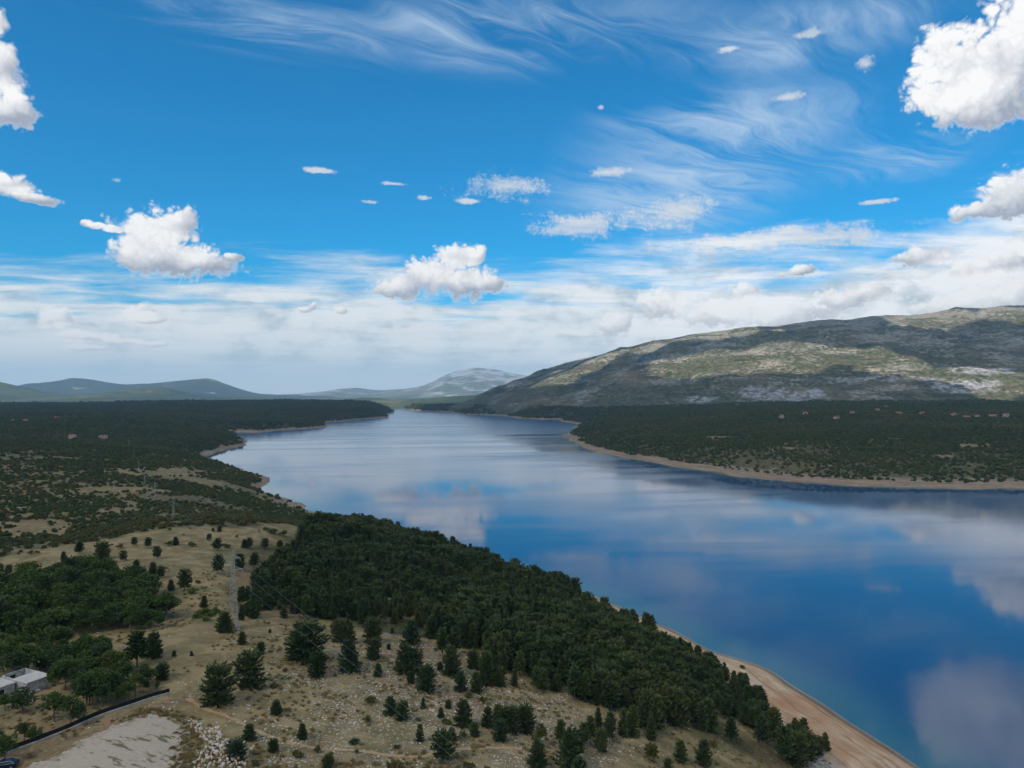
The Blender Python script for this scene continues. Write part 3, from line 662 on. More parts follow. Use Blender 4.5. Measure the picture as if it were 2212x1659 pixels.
def leaf_mat(name, cols, rough=0.75, trans=0.22, broad=None, bsc=0.007):
    m, t, b, out = new_mat(name)
    oi = t.new('ShaderNodeObjectInfo'); rnd = oi.outputs['Random']
    cr = t.new('ShaderNodeValToRGB'); e = cr.color_ramp.elements
    for i, c in enumerate(cols):
        el = e[i] if i < 2 else e.new(1.0)
        el.position = i / max(1, len(cols) - 1); el.color = rgb(*c)
    t.put(cr.inputs[0], rnd)
    n = t.noise(t.new('ShaderNodeNewGeometry').outputs['Position'], 1.3, 3., 0.6)
    c = t.mix(t.step(n, 0.3, 0.7), cr.outputs[0], rgb(0.5, 0.5, 0.5), 'MULTIPLY')
    c = t.mix(t.step(n, 0.35, 0.72), c, cr.outputs[0])
    if broad:
        wn = t.noise(t.new('ShaderNodeNewGeometry').outputs['Position'], bsc, 5., 0.62)
        c = t.mix(t.mul(t.step(wn, 0.46, 0.66), 0.8), c, rgb(*broad))
    t.put(b.inputs['Base Color'], c); b.inputs['Roughness'].default_value = rough; b.inputs['Specular IOR Level'].default_value = 0.15
    tr = t.new('ShaderNodeBsdfTranslucent'); t.put(tr.inputs[0], c); mx = t.new('ShaderNodeMixShader'); mx.inputs[0].default_value = trans
    t.l.new(b.outputs[0], mx.inputs[1]); t.l.new(tr.outputs[0], mx.inputs[2]); t.l.new(mx.outputs[0], out.inputs[0])
    return m
def bark_mat(name, c):
    m, t, b, out = new_mat(name); n = t.noise(t.new('ShaderNodeTexCoord').outputs['Object'], 9.0, 5., 0.6)
    t.put(b.inputs['Base Color'], t.mix(n, rgb(*[q * .5 for q in c]), rgb(*[q * 1.3 for q in c]))); b.inputs['Roughness'].default_value = 0.9
    return m
M_PINE = leaf_mat('pine_needles', [(0.041, 0.066, 0.026), (0.061, 0.091, 0.032), (0.048, 0.077, 0.038), (0.081, 0.109, 0.036), (0.069, 0.088, 0.042)], 0.8, 0.12, (0.085, 0.098, 0.036), 0.035)
M_OAK = leaf_mat('broad_leaves', [(0.046, 0.081, 0.023), (0.070, 0.107, 0.025), (0.059, 0.098, 0.032), (0.097, 0.126, 0.029)])
M_GARDEN = leaf_mat('garden_leaves', [(0.055, 0.094, 0.024), (0.077, 0.116, 0.029), (0.044, 0.079, 0.026), (0.066, 0.094, 0.033)])
M_LIME = leaf_mat('yellow_green_leaves', [(0.11, 0.15, 0.028), (0.085, 0.125, 0.025)])
M_SHRUB = leaf_mat('shrub_leaves', [(0.056, 0.084, 0.029), (0.085, 0.104, 0.032), (0.113, 0.115, 0.035), (0.075, 0.101, 0.039), (0.142, 0.108, 0.042), (0.068, 0.090, 0.029)])
M_OLIVE = leaf_mat('olive_yellow_leaves', [(0.105, 0.105, 0.024), (0.085, 0.092, 0.024)])
M_RUST = leaf_mat('rusty_leaves', [(0.102, 0.062, 0.029), (0.084, 0.066, 0.026)])
M_BARK = bark_mat('bark', (0.10, 0.080, 0.062)); M_GREYBARK = bark_mat('grey_bark', (0.13, 0.12, 0.11))

def pine_mesh(seed, kind):
    """unit: metres for a tree 10 m tall.  kind: cone (open grown), tall (stand), round (old, flat topped)"""
    g = np.random.default_rng(seed); H = 10.0
    t0, Rm, pw = {'cone': (0.03, 3.4, 0.56), 'tall': (0.28, 2.3, 0.62), 'round': (0.22, 3.9, 0.45), 'slim': (0.02, 2.2, 0.66), 'oval': (0.02, 3.3, 0.5)}[kind]
    lean = g.normal(size=2) * 0.25
    P, N, S = [], [], []
    nw = {'cone': 19, 'tall': 15, 'round': 13, 'slim': 18, 'oval': 18}[kind]
    for w in range(nw):
        u = (w + g.uniform(-.3, .3)) / nw; u = min(max(u, 0), 1); z = H * (t0 + (1 - t0) * u * 0.985)
        shape = (1 - u) ** pw * (0.72 + 0.28 * math.sin(min(1, u * 4 + .35) * math.pi / 2))
        if kind == 'round': shape *= 0.62 + 0.38 * min(1, u * 2.2)
        if kind == 'oval': shape = math.sqrt(max(0.02, 1 - ((u - .36) / .66) ** 2)) * g.uniform(.88, 1.08)
        nb = int(g.integers(6, 10)); ph = g.uniform(0, 6.28)
        for k in range(nb):
            a = ph + k * 6.283 / nb + g.normal() * .22; L = Rm * shape * g.uniform(.62, 1.18) + 0.16
            rise = 0.10 + 0.55 * u + g.normal() * .08
            m = max(2, int(L / 0.40)); q = np.linspace(.30 if L > 1 else .1, 1, m)
            x = lean[0] * u + np.cos(a) * L * q; y = lean[1] * u + np.sin(a) * L * q; zz = z + L * q * rise * (0.25 + .75 * q) - 0.1 * L * q
            P.append(np.stack([x, y, zz], 1) + g.normal(size=(m, 3)) * .12)
            N.append(np.tile([math.cos(a) * .8, math.sin(a) * .8, .75], (m, 1))); S.append(.30 + .34 * q * g.uniform(.8, 1.2, m))
    P.append(np.array([[lean[0], lean[1], H * .97]])); N.append(np.array([[0, 0, 1.]])); S.append(np.array([.55]))
    P, N, S = np.vstack(P), np.vstack(N), np.concatenate(S)
    V, F = cards(P, N, S, g, .42, .42, 3)
    # a sparse inner body of needles so that the crown does not show daylight all through
    q = g.uniform(0, 1, 70); a = g.uniform(0, 6.28, 70); zi = H * (t0 + .05 + (0.9 - t0) * q); ri = Rm * (1 - q) ** pw * .45 * np.sqrt(g.uniform(0, 1, 70))
    V2, F2 = cards(np.stack([np.cos(a) * ri, np.sin(a) * ri, zi], 1), g.normal(size=(70, 3)), 0.75, g, .7, 1., 2)
    Vc, Fc = merge([(V, F), (V2, F2)])
    tr = [(0, 0, -1.2), (lean[0] * .3, lean[1] * .3, H * .35), (lean[0] * .7, lean[1] * .7, H * .7), (lean[0], lean[1], H * .96)]
    Vt, Ft = tube(tr, [.20, .15, .09, .03])
    parts = [(Vt, Ft)]
    for w in range(5):
        z = H * (t0 + .06 + .13 * w); a = g.uniform(0, 6.28); L = Rm * .6
        parts.append(tube([(0, 0, z), (math.cos(a) * L, math.sin(a) * L, z + L * .25)], [.06, .02], 4))
    Vt, Ft = merge(parts)
    return mesh_from('pine_trunk', Vt, Ft, [M_BARK], True), mesh_from('pine_crown', Vc, np.array(Fc), [M_PINE])
def broad_mesh(seed, mat, airy=0.0, n_lobe=13, leaf=0.34):
    g = np.random.default_rng(seed); H = 10.0
    lobes = []
    for k in range(n_lobe):
        a = g.uniform(0, 6.28); r = 3.1 * math.sqrt(g.uniform(0.02, 1)); z = g.uniform(3.6, 8.4); r *= 1 - 0.6 * max(0, (z - 5.5) / 4.5)
        lobes.append((math.cos(a) * r, math.sin(a) * r, z, g.uniform(1.1, 1.9)))
    lobes.append((0, 0, 8.3, 1.6))
    P, N = [], []
    for (x, y, z, r) in lobes:
        m = int((95 - 50 * airy) * r); v = unit(g.normal(size=(m, 3))); v[:, 2] = v[:, 2] * .85 + .1
        P.append(np.array([x, y, z]) + v * r * g.uniform(.55, 1.05, (m, 1))); N.append(v + [0, 0, .3])
    P, N = np.vstack(P), np.vstack(N)
    Vc, Fc = cards(P, N, leaf * g.uniform(.7, 1.4, len(P)), g, .6, .9, 1)
    parts = [tube([(0, 0, -1), (g.normal() * .1, g.normal() * .1, 2.2), (0, 0, 5.5), (0, 0, 8)], [.26, .2, .12, .04])]
    for (x, y, z, r) in lobes[:9]: parts.append(tube([(0, 0, min(z - 1.4, 3.8)), (x * .5, y * .5, z * .75), (x, y, z)], [.11, .07, .03], 4))
    Vt, Ft = merge(parts)
    return mesh_from('tree_trunk', Vt, Ft, [M_GREYBARK], True), mesh_from('tree_crown', Vc, Fc, [mat])
def shrub_mesh(seed, mat, n=230, leaf=0.17, flat=0.8):
    """unit radius about 1 m, stands on z = 0"""
    g = np.random.default_rng(seed); P, N = [], []
    for k in range(7):
        a = g.uniform(0, 6.28); r = .55 * math.sqrt(g.uniform(0, 1)); c = np.array([math.cos(a) * r, math.sin(a) * r, g.uniform(.35, .85) * flat]); R_ = g.uniform(.38, .62)
        m = n // 7; v = unit(g.normal(size=(m, 3))); v[:, 2] = np.abs(v[:, 2]) * .9 - .25; P.append(c + v * R_ * g.uniform(.6, 1.05, (m, 1))); N.append(v + [0, 0, .4])
    P, N = np.vstack(P), np.vstack(N); P[:, 2] = np.maximum(P[:, 2], .02)
    V, F = cards(P, N, leaf * g.uniform(.7, 1.5, len(P)), g, .6, .8, 1)
    return mesh_from('shrub', V, F, [mat])
PINES = {k: [pine_mesh(100 * i + s, k) for s in range(n)] for i, (k, n) in enumerate([('cone', 4), ('tall', 5), ('round', 3), ('slim', 3), ('oval', 5)])}
OAKS = [broad_mesh(500 + s, M_OAK) for s in range(5)]
GARDENS = [broad_mesh(600 + s, M_GARDEN, .45, 11) for s in range(4)]
LIMES = [broad_mesh(640 + s, M_LIME, .6, 8) for s in range(2)]
SHRUBS = [shrub_mesh(700 + s, M_SHRUB) for s in range(5)]
SH_OLIVE = [shrub_mesh(720 + s, M_OLIVE, 300, .16, 1.3) for s in range(2)]
SH_RUST = [shrub_mesh(730 + s, M_RUST) for s in range(2)]
SH_LIME = [shrub_mesh(740 + s, M_LIME) for s in range(2)]
def plant_tree(name, pair, x, y, z, h, label, cat, group, rz=None, wide=1.0):
    s = h / 10.0
    root = link(name, None, loc=(x, y, z), rz=random.uniform(0, 6.28) if rz is None else rz, scale=(s * wide, s * wide, s), label=label, category=cat)
    if group: root['group'] = group
    link('trunk', pair[0], parent=root); link('crown', pair[1], parent=root)
    return root

# ------------------------------------------------------------------ plants picked out one by one: (x, y, height) in two enlarged views of the photo
def v1(x, y, h): return x * .34486, 1087.1 + y * .34486, h * .34486
def v2(x, y, h): return 557.5 + x * .35286, 1087.1 + y * .35286, h * .35286
def v3(x, y, h): return 1226.5 + x * .35286, 1087.1 + y * .35286, h * .35286
L_M = 'dark pine scattered on the open dry meadow above the broadleaf grove'
L_S = 'dark pine scattered on the stony slope between the pylon and the footpath'
L_P = 'small bushy pine on stony ground beside the narrow footpath'
L_E = 'pine standing free along the ragged lower edge of the pine wood'
L_B = 'low shrub dotting the open dry meadow above the grove'
L_BS = 'small low shrub on the stony slope around the footpath'
SINGLE = []   # view, x, y, h, kind, label, group, wide
def S_(view, lst, kind, label, group, wide=1.0):
    for q in lst: SINGLE.append((view(*q[:3]), q[3] if len(q) > 3 else kind, label, group, wide))
S_(v1, [(55, 448, 62, 'round'), (495, 318, 75, 'round'), (640, 357, 112, 'cone'), (770, 364, 68, 'round'), (398, 353, 50, 'cone'), (928, 280, 66, 'round'), (840, 268, 55, 'round'), (985, 348, 78, 'round'), (1308, 237, 46, 'round'), (1100, 262, 52, 'cone'),
        (1360, 298, 78, 'round'), (1335, 176, 22), (1375, 177, 36), (1560, 284, 68, 'round'), (1530, 280, 55, 'cone'), (1660, 288, 68, 'round'), (1755, 290, 58, 'round'), (1840, 306, 80, 'round'), (855, 412, 58, 'round'), (955, 447, 76, 'cone'), (1005, 472, 76, 'round')], 'cone', L_M, 'pines on the dry meadow', 1.1)
S_(v1, [(1155, 550, 135, 'round'), (1365, 440, 118, 'round'), (1275, 652, 72, 'cone'), (1500, 424, 105, 'round'), (1590, 404, 92, 'round'), (1720, 535, 115, 'tall'), (1600, 505, 90, 'round'), (1070, 545, 66, 'cone')], 'round', 'dark spreading pine on the stony bank near the steel pylon', 'pines near the pylon')
S_(v1, [(1405, 805, 125, 'cone')], 'cone', 'bushy pine growing against the foot of the nearest steel pylon', None, 1.25)
S_(v1, [(1565, 1152, 212)], 'cone', 'large round-headed dark pine alone on bare brown grass uphill of the footpath', None, 1.25)
S_(v1, [(1360, 1258, 238)], 'cone', 'largest dark pine, with white stones at its foot, above the gravel lot', None, 1.15)
S_(v1, [(860, 1024, 225)], 'tall', 'tall dark pine with a leaning companion beside the broadleaf trees', None, 1.3)
S_(v1, [(960, 964, 152)], 'cone', 'shorter dark pine close behind the tall pine beside the broadleaf trees', None, 1.1)
S_(v1, [(1515, 882, 78), (1630, 944, 74), (1015, 1104, 98), (1690, 812, 24), (1090, 958, 36), (1200, 955, 30)], 'cone', 'small bushy pine on bare brown grass below the pylon', 'young pines below the pylon', 1.15)
S_(v1, [(1985, 1088, 152, 'cone')], 'cone', L_S, 'pines on the stony slope', 1.1)
S_(v1, [(1920, 985, 235, 'cone'), (1880, 975, 170, 'cone')], 'cone', L_S, 'pines on the stony slope', 1.35)
S_(v2, [(565, 1028, 190), (545, 855, 140), (490, 850, 130), (705, 954, 122), (700, 855, 150), (735, 1060, 78), (900, 1040, 178), (960, 1035, 150), (1030, 1152, 152), (935, 1102, 70), (935, 864, 150), (1060, 824, 132), (820, 798, 36), (800, 896, 36), (1115, 1022, 50)], 'cone', L_S, 'pines on the stony slope', 1.05)
S_(v2, [(1240, 1152, 120), (1190, 1055, 180), (1130, 945, 180, 'tall'), (1200, 935, 180, 'tall'), (1320, 1012, 112), (1340, 1158, 120), (1400, 1112, 200), (1480, 1122, 112), (1440, 1100, 160, 'tall'), (1600, 1060, 150, 'tall')], 'cone', L_E, 'pines along the wood edge')
S_(v1, [(1730, 1324, 86), (1560, 1482, 100), (1895, 1477, 95, 'slim'), (1710, 1557, 76)], 'cone', L_P, 'bushy pines by the footpath', 1.25)
S_(v1, [(1480, 1607, 122)], 'cone', 'squat dark pine growing out of the heap of pale boulders', None, 1.35)
S_(v2, [(110, 1292, 86), (810, 1294, 112), (880, 1328, 112), (1010, 1257, 66, 'slim'), (1165, 1257, 52), (1255, 1362, 160), (1120, 1312, 60), (265, 1443, 95, 'slim'), (990, 1457, 106, 'slim'), (1325, 1427, 82), (1190, 1453, 82), (95, 1522, 76), (425, 1624, 84), (1480, 1453, 122)], 'cone', L_P, 'bushy pines by the footpath', 1.1)
S_(v2, [(1130, 1585, 188)], 'round', 'broad many-topped pine standing across the footpath', None, 1.25)
S_(v2, [(1405, 1372, 122), (1470, 1344, 112), (1560, 1404, 150), (1640, 1404, 160), (1510, 1390, 140), (1710, 1625, 172), (1910, 1640, 260), (1960, 1560, 170, 'tall'), (2100, 1545, 105, 'tall'), (1850, 1480, 150, 'tall')], 'cone', L_E, 'pines along the wood edge', 1.0)
S_(v3, [(690, 1583, 132), (825, 1604, 152), (610, 1645, 84), (1460, 1563, 165), (1330, 1600, 230, 'tall'), (1270, 1500, 240, 'tall'), (1190, 1500, 200, 'tall'), (1400, 1610, 200, 'cone'), (1000, 1470, 160, 'tall')], 'cone', L_E, 'pines along the wood edge')
OLIVES = [(v2(1720, 1483, 152), 'bushy tree turning yellow-olive at the front of the pine wood'), (v3(520, 1583, 152), 'golden-olive bushy tree below the pine wood near the shore'), (v2(1380, 1232, 62), 'slender yellowing sapling on the stony slope'), (v3(895, 1503, 82), 'round grey-green bush at the pine wood edge above the shore')]
MEADOW_SHRUBS = [v1(*q) for q in [(160, 497, 65), (1052, 266, 35), (1207, 271, 34), (1245, 141, 36), (1390, 141, 36), (1710, 192, 42), (1768, 206, 40), (1670, 171, 26), (1900, 307, 52), (1335, 270, 30), (1425, 280, 30), (745, 285, 35), (235, 315, 22), (115, 320, 14), (190, 320, 30), (700, 265, 14), (1480, 215, 18), (1150, 200, 10), (1240, 500, 25), (230, 470, 24), (375, 455, 26),
                                  (1320, 140, 8), (560, 330, 10), (1190, 160, 10), (1060, 170, 20), (1405, 270, 24), (1620, 180, 12), (1040, 410, 14), (640, 330, 12)]]
SLOPE_SHRUBS = [v1(1720, 1160, 30), v1(1785, 1050, 20), v1(1870, 1590, 50), v1(1600, 1640, 40), v1(2050, 1640, 80)] + [v2(*q) for q in [(690, 1222, 50), (660, 1337, 40), (1155, 1352, 40), (245, 1552, 42), (360, 1522, 42), (590, 1477, 46), (1245, 1442, 46), (1290, 1624, 50), (845, 1640, 80), (470, 1060, 20), (165, 1030, 24), (235, 1090, 14), (100, 1130, 36), (1020, 1640, 30), (1400, 1640, 34), (1290, 1190, 40), (600, 1530, 22), (850, 1500, 30), (980, 1330, 24)]]
sx, sy, sz = ray_ground([q[0][0] for q in SINGLE], [q[0][1] for q in SINGLE])
PINE_POS = []
for i, ((px, py, hp), kind, lb, gp, wd) in enumerate(SINGLE):
    dist = sy[i]; h = hp / FPX * dist
    if kind == 'cone' and i % 5 < 3: kind = 'oval'
    pr = PINES[kind][i % len(PINES[kind])]
    plant_tree('pine_tree', pr, sx[i], sy[i], sz[i] - .05, h, lb, 'pine tree', gp, wide=wd); PINE_POS.append((sx[i], sy[i], h * .25))
q = [o[0] for o in OLIVES]; ox, oy, oz = ray_ground([a[0] for a in q], [a[1] for a in q])
for i, (p, lb) in enumerate(OLIVES):
    h = p[2] / FPX * oy[i]; me = SH_OLIVE[i % 2] if i < 3 else SHRUBS[1]
    link('leafy_bush', me, loc=(ox[i], oy[i], oz[i]), rz=i, scale=(h * .36, h * .36, h * .52), label=lb, category='bush'); PINE_POS.append((ox[i], oy[i], h * .3))
for lst, lb, gp in ((MEADOW_SHRUBS, L_B, 'shrubs on the dry meadow'), (SLOPE_SHRUBS, L_BS, 'shrubs on the stony slope')):
    bx, by, bz = ray_ground([a[0] for a in lst], [a[1] for a in lst])
    for i, p in enumerate(lst):
        h = p[2] / FPX * by[i]; me = SHRUBS[i % 5]
        link('shrub', me, loc=(bx[i], by[i], bz[i]), rz=i * 1.3, scale=(h * .75, h * .75, h * .78), label=lb, category='shrub', group=gp)
RX, RY, RZ = ray_ground([587, 602, 575], [1237, 1245, 1230])
for i in range(3): link('shrub', SH_RUST[i % 2], loc=(RX[i], RY[i], RZ[i]), rz=i, scale=3.0 - .4 * i, label='rusty brown shrub at the upper corner of the pine wood', category='shrub', group='rusty shrubs')

# ------------------------------------------------------------------ dense pine wood
WOOD_W = np.vstack([W([(503, 1342), (560, 1347), (640, 1338), (780, 1350), (870, 1350), (940, 1375), (985, 1400), (1060, 1445), (1110, 1490), (1180, 1520), (1240, 1535), (1200, 1590), (1260, 1625), (1340, 1625), (1400, 1602), (1500, 1575), (1600, 1585), (1680, 1620), (1745, 1640)]),
                    [(q[0] - 24, q[1] - 22) for q in shore_pts([(1900, 1590), (1755, 1500)])], [(q[0] - 16, q[1] - 14) for q in shore_pts([(1600, 1428), (1537, 1406), (1424, 1352), (1307, 1299)])], [(q[0] - 5, q[1] - 6) for q in shore_pts([(1210, 1262), (1050, 1212), (900, 1172), (800, 1142)])],
                    W([(700, 1152), (650, 1168), (640, 1200), (585, 1236), (540, 1258), (512, 1296)])])
def scatter(poly, spacing, g, jit=.42):
    poly = np.asarray(poly); x0, y0 = poly.min(0); x1, y1 = poly.max(0)
    X, Y = np.meshgrid(np.arange(x0, x1, spacing), np.arange(y0, y1, spacing)); X = X.ravel() + g.uniform(-jit, jit, X.size) * spacing; Y = Y.ravel() + g.uniform(-jit, jit, Y.size) * spacing
    k = in_poly(X, Y, poly); return X[k], Y[k]
g = np.random.default_rng(77)
fx, fy = scatter(WOOD_W, 3.8, g)
edge = poly_dist(fx, fy, WOOD_W); keep = (g.uniform(size=len(fx)) < np.clip(.45 + edge / 22, 0, 1)) & (fbm(fx / 16, fy / 16, 3, 101) < .30)
keep &= shore_sd(fx, fy) > 9
fx, fy = fx[keep], fy[keep]; fz = height(fx, fy)
pp = np.array(PINE_POS); dmin = np.min(np.hypot(fx[:, None] - pp[:, 0], fy[:, None] - pp[:, 1]) - pp[:, 2], axis=1); k = (dmin > .8) & (fz > 1.5); fx, fy, fz = fx[k], fy[k], fz[k]
fh = (6.3 + 3.2 * sstep(fbm(fx / 45, fy / 45, 2, 111), -.3, .35) + 1.2 * sstep(fy, 230, 330)) * np.where(fy < 330, .72 + .28 * sstep(shore_sd(fx, fy), 14, 45), 1.08) * g.uniform(.62, 1.24, len(fx))
order = np.argsort(np.hypot(fx, fy)); fx, fy, fz, fh = fx[order], fy[order], fz[order], fh[order]
NEAR = max(0, 258 - len(SINGLE))
ALLP = PINES['tall'] + PINES['slim'][:2] + PINES['cone'][:2] + PINES['oval'][:3]
for i in range(min(NEAR, len(fx))):
    plant_tree('pine_tree', ALLP[int(g.integers(len(ALLP)))], fx[i], fy[i], fz[i] - .05, fh[i], ('short' if fh[i] < 6.2 else 'tall' if fh[i] > 8.6 else 'middling') + ' dark green pine packed among others inside the dense pine wood', 'pine tree', 'pines of the dense wood', wide=g.uniform(.85, 1.1))

# many plants as one mass: points that carry size, turn and kind
def mass(name, label, pts, size, kind, meshes, seed=0, tall=None):
    g = np.random.default_rng(seed)
    lib = bpy.data.collections.new(name + '_kinds'); obs = []
    for i, m in enumerate(meshes):
        o = bpy.data.objects.new('%s_kind_%02d' % (name, i), m); lib.objects.link(o); obs.append(o)
    me = mesh_from(name, pts, np.zeros((0, 4), np.int32), None, False, dict(size=size, tall=(tall if tall is not None else size), turn=g.uniform(0, 6.283, len(pts)), pick=kind))
    ng = bpy.data.node_groups.new(name, 'GeometryNodeTree'); ng.interface.new_socket('Geometry', in_out='INPUT', socket_type='NodeSocketGeometry'); ng.interface.new_socket('Geometry', in_out='OUTPUT', socket_type='NodeSocketGeometry')
    N, L = ng.nodes, ng.links
    gi, go = N.new('NodeGroupInput'), N.new('NodeGroupOutput'); ci = N.new('GeometryNodeCollectionInfo'); ci.inputs['Collection'].default_value = lib
    ci.inputs['Separate Children'].default_value = True; ci.inputs['Reset Children'].default_value = True
    ip = N.new('GeometryNodeInstanceOnPoints'); ip.inputs['Pick Instance'].default_value = True
    def at(nm, dt='FLOAT'):
        a = N.new('GeometryNodeInputNamedAttribute'); a.data_type = dt; a.inputs['Name'].default_value = nm; return a.outputs['Attribute']
    cx = N.new('ShaderNodeCombineXYZ'); L.new(at('turn'), cx.inputs[2]); cs = N.new('ShaderNodeCombineXYZ'); s_ = at('size'); L.new(s_, cs.inputs[0]); L.new(s_, cs.inputs[1]); L.new(at('tall'), cs.inputs[2])
    L.new(gi.outputs[0], ip.inputs['Points']); L.new(ci.outputs[0], ip.inputs['Instance']); L.new(at('pick'), ip.inputs['Instance Index']); L.new(cx.outputs[0], ip.inputs['Rotation']); L.new(cs.outputs[0], ip.inputs['Scale']); L.new(ip.outputs[0], go.inputs[0])
    o = link(name, me, kind='stuff', label=label); md = o.modifiers.new('plants', 'NODES'); md.node_group = ng
    print(name, len(pts)); return o
def joined(pair, mats):
    """trunk and crown of one kind as a single mesh for the masses"""
    out = []
    for me in pair: 
        v = np.empty(len(me.vertices) * 3, np.float32); me.vertices.foreach_get('co', v); out.append((v.reshape(-1, 3), [tuple(p.vertices) for p in me.polygons]))
    V, F = merge(out); idx = [0] * len(out[0][1]) + [1] * len(out[1][1])
    return mesh_from('whole_tree', V, F, mats, False, None, idx)
PINE_WHOLE = [joined(p, [M_BARK, M_PINE]) for p in (PINES['tall'] + PINES['slim'][:2] + PINES['cone'][:1] + PINES['oval'][:2])]
if len(fx) > NEAR:
    a = slice(NEAR, None); n = len(fx[a])
    mass('pine_wood', 'dense dark pine wood covering the slope down to the shore', np.stack([fx[a], fy[a], fz[a] - .05], 1), fh[a] / 10 * g.uniform(.82, 1.1, n), g.integers(0, len(PINE_WHOLE), n).astype(float), PINE_WHOLE, 5, fh[a] / 10)

# ------------------------------------------------------------------ broadleaf grove on the left and the garden trees round the ruin
GROVE_W = W([(-70, 1400), (-70, 1275), (30, 1285), (130, 1270), (160, 1255), (230, 1262), (300, 1270), (335, 1300), (352, 1320), (395, 1330), (385, 1344), (350, 1350), (310, 1360), (200, 1368), (110, 1385), (30, 1400)])
gx, gy = scatter(GROVE_W, 4.6, g); gz = height(gx, gy)
for i in range(len(gx)):
    h = 8.2 * g.uniform(.75, 1.2) * (1.12 if gx[i] < -140 else .95)
    if i % 5 == 4: plant_tree('pine_tree', PINES['round'][i % 3], gx[i], gy[i], gz[i], h * 1.0, 'dark pine mixed into the broadleaf grove', 'pine tree', 'pines in the grove')
    else: plant_tree('broadleaf_tree', OAKS[i % 5], gx[i], gy[i], gz[i], h, ('low' if h < 7.4 else 'tall' if h > 9 else 'middling') + ' dark green broadleaf tree crowded into the grove below the meadow', 'tree', 'trees of the broadleaf grove', wide=g.uniform(1., 1.25))
GARDEN = [(v1(90, 1120, 200), 0), (v1(20, 1060, 190), 0), (v1(300, 1075, 190), 0), (v1(180, 1060, 170), 0), (v1(530, 1075, 160), 0), (v1(420, 1120, 170), 0), (v1(500, 1180, 170), 0), (v1(600, 1200, 170), 0), (v1(690, 1240, 190), 0), (v1(560, 1260, 170), 0),
          (v1(780, 1250, 130), 0), (v1(850, 1215, 150), 0), (v1(640, 1280, 150), 0), (v1(140, 1320, 175), 1), (v1(340, 1370, 185), 1), (v1(440, 1400, 190), 1), (v1(30, 1300, 110), 1), (v1(210, 1500, 110), 2), (v1(30, 1640, 190), 2), (v1(-40, 1600, 200), 2), (v1(150, 1500, 130), 2),
          (v1(390, 1065, 130), 3), (v1(985, 1165, 50), 4), (v1(900, 1180, 90), 4), (v1(940, 800, 70), 4), (v1(995, 780, 110), 4)]
GL = ['bright green garden tree growing thick behind the flat-roofed ruin', 'green garden tree standing on the grass in front of the ruin', 'low green garden tree along the black boundary fence', 'thin grey-leaved tree among the garden trees', 'small bushy tree at the edge of the bare brown grass']
_gx, _gy = scatter(W(c1([(0, 930), (350, 905), (620, 950), (800, 1085), (960, 1150), (950, 1225), (560, 1285), (380, 1210), (360, 1100), (0, 1075)])), 5.6, g)
_gz = height(_gx, _gy)
for i in range(len(_gx)): plant_tree('garden_tree', (GARDENS + OAKS[:2])[i % 6], _gx[i], _gy[i], _gz[i], g.uniform(4.5, 7.5), GL[0], 'tree', 'garden trees behind the ruin', wide=1.2)
gg = [q[0] for q in GARDEN]; ax, ay, az_ = ray_ground([q[0] for q in gg], [q[1] for q in gg])
for i, (p, kd) in enumerate(GARDEN):
    plant_tree('garden_tree', GARDENS[i % 4], ax[i], ay[i], az_[i], p[2] / FPX * ay[i], GL[kd], 'tree', None if kd == 3 else ['garden trees behind the ruin', 'garden trees before the ruin', 'garden trees along the fence', '', 'small bushy trees'][kd], wide=1.2 if kd < 2 else 1.0)
p = v1(760, 1065, 142); X_, Y_, Z_ = ray_ground(p[0], p[1]); plant_tree('garden_tree', LIMES[0], X_[0], Y_[0], Z_[0], p[2] / FPX * Y_[0], 'slender yellow-green young tree beside the tall dark pine', 'tree', None)
p = v1(925, 1120, 90); X_, Y_, Z_ = ray_ground(p[0], p[1]); plant_tree('garden_tree', LIMES[1], X_[0], Y_[0], Z_[0], p[2] / FPX * Y_[0], 'small yellow-green tree beside a bushy pine on brown grass', 'tree', None)
for i, (px, py, s) in enumerate([(1262, 700, 60), (1210, 562, 42), (1345, 690, 45), (1230, 720, 40), (1300, 735, 36), (1320, 710, 40)]):
    p = v1(px, py, s); X_, Y_, Z_ = ray_ground(p[0], p[1]); h = p[2] / FPX * Y_[0]
    link('shrub', SH_LIME[i % 2], loc=(X_[0], Y_[0], Z_[0]), rz=i, scale=(h * .9, h * .9, h * .7), label='light green shrub at the end of the grove beside the pylon', category='shrub', group='light green shrubs')

